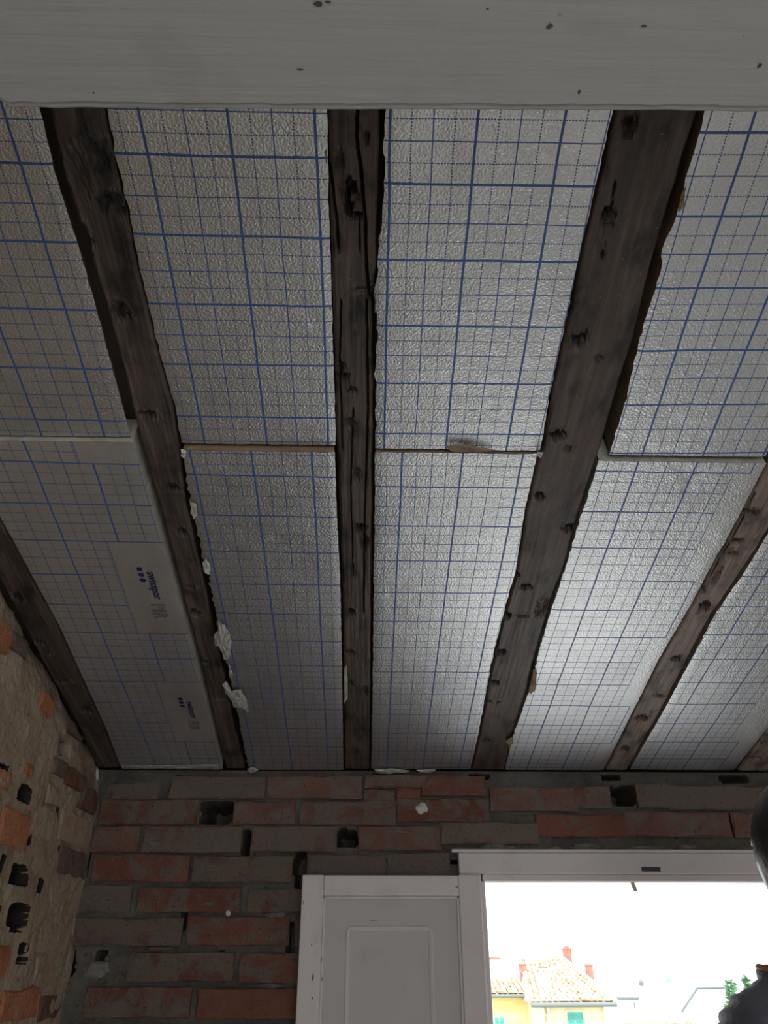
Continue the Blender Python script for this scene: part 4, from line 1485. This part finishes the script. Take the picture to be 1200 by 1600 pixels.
# eyes
for s in (-1, 1):
    bm = bmesh.new(); bmesh.ops.create_uvsphere(bm, u_segments=16, v_segments=12, radius=.012, matrix=Matrix.Translation((s * .031, .102, 1.632)))
    me = bpy.data.meshes.new('eye'); bm.to_mesh(me); bm.free(); me.materials.append(M['white_r'])
    o = bpy.data.objects.new('eye', me); COL.objects.link(o); o.parent = person
# hair: cap over the skull, down to the nape, leaving the face free
bm = bmesh.new()
hv = head_verts(bm, .11)
bmesh.ops.delete(bm, geom=[v for v in bm.verts if (v.co.z < 1.645 and v.co.y > .075) or (v.co.y > .095 and v.co.z < 1.69) or v.co.z < 1.555], context='VERTS')
for v in bm.verts:
    v.co += v.co.normalized() * 0 + Vector((.0015 * nz(v.co.x * 60, v.co.y * 60, v.co.z * 9), 0, .002 * nz(v.co.x * 50, v.co.y * 50, 3)))
me = bpy.data.meshes.new('hair'); bm.to_mesh(me); bm.free(); me.materials.append(M['hair'])
for p in me.polygons: p.use_smooth = True
o = bpy.data.objects.new('hair', me); COL.objects.link(o); o.parent = person
sd = o.modifiers.new('thick', 'SOLIDIFY'); sd.thickness = .006; sd.offset = -1

# -- jacket: trunk and ribbed sleeves
nodes = [(0, 0, .80, .20, .16), (0, 0, 1.05, .20, .16), (0, 0, 1.26, .20, .155), (0, .0, 1.375, .185, .135), (0, .006, 1.435, .15, .115), (0, .012, 1.485, .105, .10)]
edges = [(i, i + 1) for i in range(5)]
for s in (-1, 1):
    k0 = len(nodes)
    nodes += [(s * .165, 0, 1.385, .098, .095), (s * .225, .0, 1.27, .082, .082), (s * .25, .02, 1.12, .070, .070), (s * .255, .07, .98, .060, .060), (s * .252, .1, .875, .052, .054)]
    edges += [(3, k0)] + [(k0 + i, k0 + i + 1) for i in range(4)]
mj = skin('jacket', nodes, edges, 0, None, person, 3)
for v in mj.vertices:                                # quilted ribs running round sleeves and trunk
    c = v.co
    ax = Vector((0, 0, c.z)) if abs(c.x) < .13 else Vector((math.copysign(min(.25, .165 + max(0, 1.4 - c.z) * .45), c.x), .02, c.z))
    d = (c - ax); d.z = 0
    if d.length > 1e-4:
        ph = c.z * 160 if abs(c.x) < .13 else (c.z * .8 - abs(c.x) * .9) * 190
        v.co = c + d.normalized() * .0050 * math.sin(ph)
mj.materials.append(M['jacket'])
for p in mj.polygons: p.use_smooth = True
o = bpy.data.objects.new('jacket', mj); COL.objects.link(o); o.parent = person
# collar, standing, with an orange edge
k = MB()
n = 28
for (rx, ry, z, dy) in ((.130, .11, 1.432, .0), (.136, .115, 1.455, .0), (.137, .113, 1.473, .0), (.127, .104, 1.479, .002), (.115, .098, 1.472, .004), (.108, .094, 1.455, .004)):
    for i in range(n):
        t = 2 * math.pi * i / n
        k.v.append(Vector((rx * math.cos(t), ry * math.sin(t) + dy, z + .003 * math.sin(3 * t))))
for j in range(5):
    for i in range(n):
        a, b = j * n + i, j * n + (i + 1) % n
        k.f.append((a, b, b + n, a + n))
k.build('collar', M['jacket'], person, True)
ring = [(.132 * math.cos(2 * math.pi * i / 40), .108 * math.sin(2 * math.pi * i / 40) + .001, 1.478 + .003 * math.sin(6 * math.pi * i / 40)) for i in range(41)]
k = MB().tube(ring, .0035, 6)
tag(k.build('collar_rim', M['collar_rim'], person, True), 'orange collar edge')
# -- trousers and shoes
nodes = [(0, 0, .98, .165, .135), (0, 0, .88, .165, .14)]
edges = [(0, 1)]
for s in (-1, 1):
    k0 = len(nodes)
    nodes += [(s * .095, 0, .80, .095, .095), (s * .10, .005, .66, .085, .085), (s * .105, .01, .49, .07, .07), (s * .11, -.005, .30, .066, .066), (s * .112, -.008, .10, .060, .062)]
    edges += [(1, k0)] + [(k0 + i, k0 + i + 1) for i in range(4)]
mt_ = skin('trousers', nodes, edges, 0, None, person)
mt_.materials.append(M['jeans'])
for p in mt_.polygons: p.use_smooth = True
o = bpy.data.objects.new('trousers', mt_); COL.objects.link(o); o.parent = person
for s in (-1, 1):
    k = MB()
    for (y, w_, h_, zz) in ((-.07, .028, .03, .045), (-.05, .040, .06, .06), (.0, .043, .075, .075), (.06, .045, .05, .05), (.13, .048, .035, .035), (.175, .036, .025, .026), (.195, .015, .012, .016)):
        for i in range(12):
            t = 2 * math.pi * i / 12
            k.v.append(Vector((s * .115 + w_ * math.cos(t), y, max(.001, zz + h_ * math.sin(t)))))
    for j in range(6):
        for i in range(12):
            a, b = j * 12 + i, j * 12 + (i + 1) % 12
            k.f.append((a, b, b + 12, a + 12))
    k.f.append(tuple(range(12))[::-1]); k.f.append(tuple(72 + i for i in range(12)))
    k.build('shoe', M['shoe'], person, True)
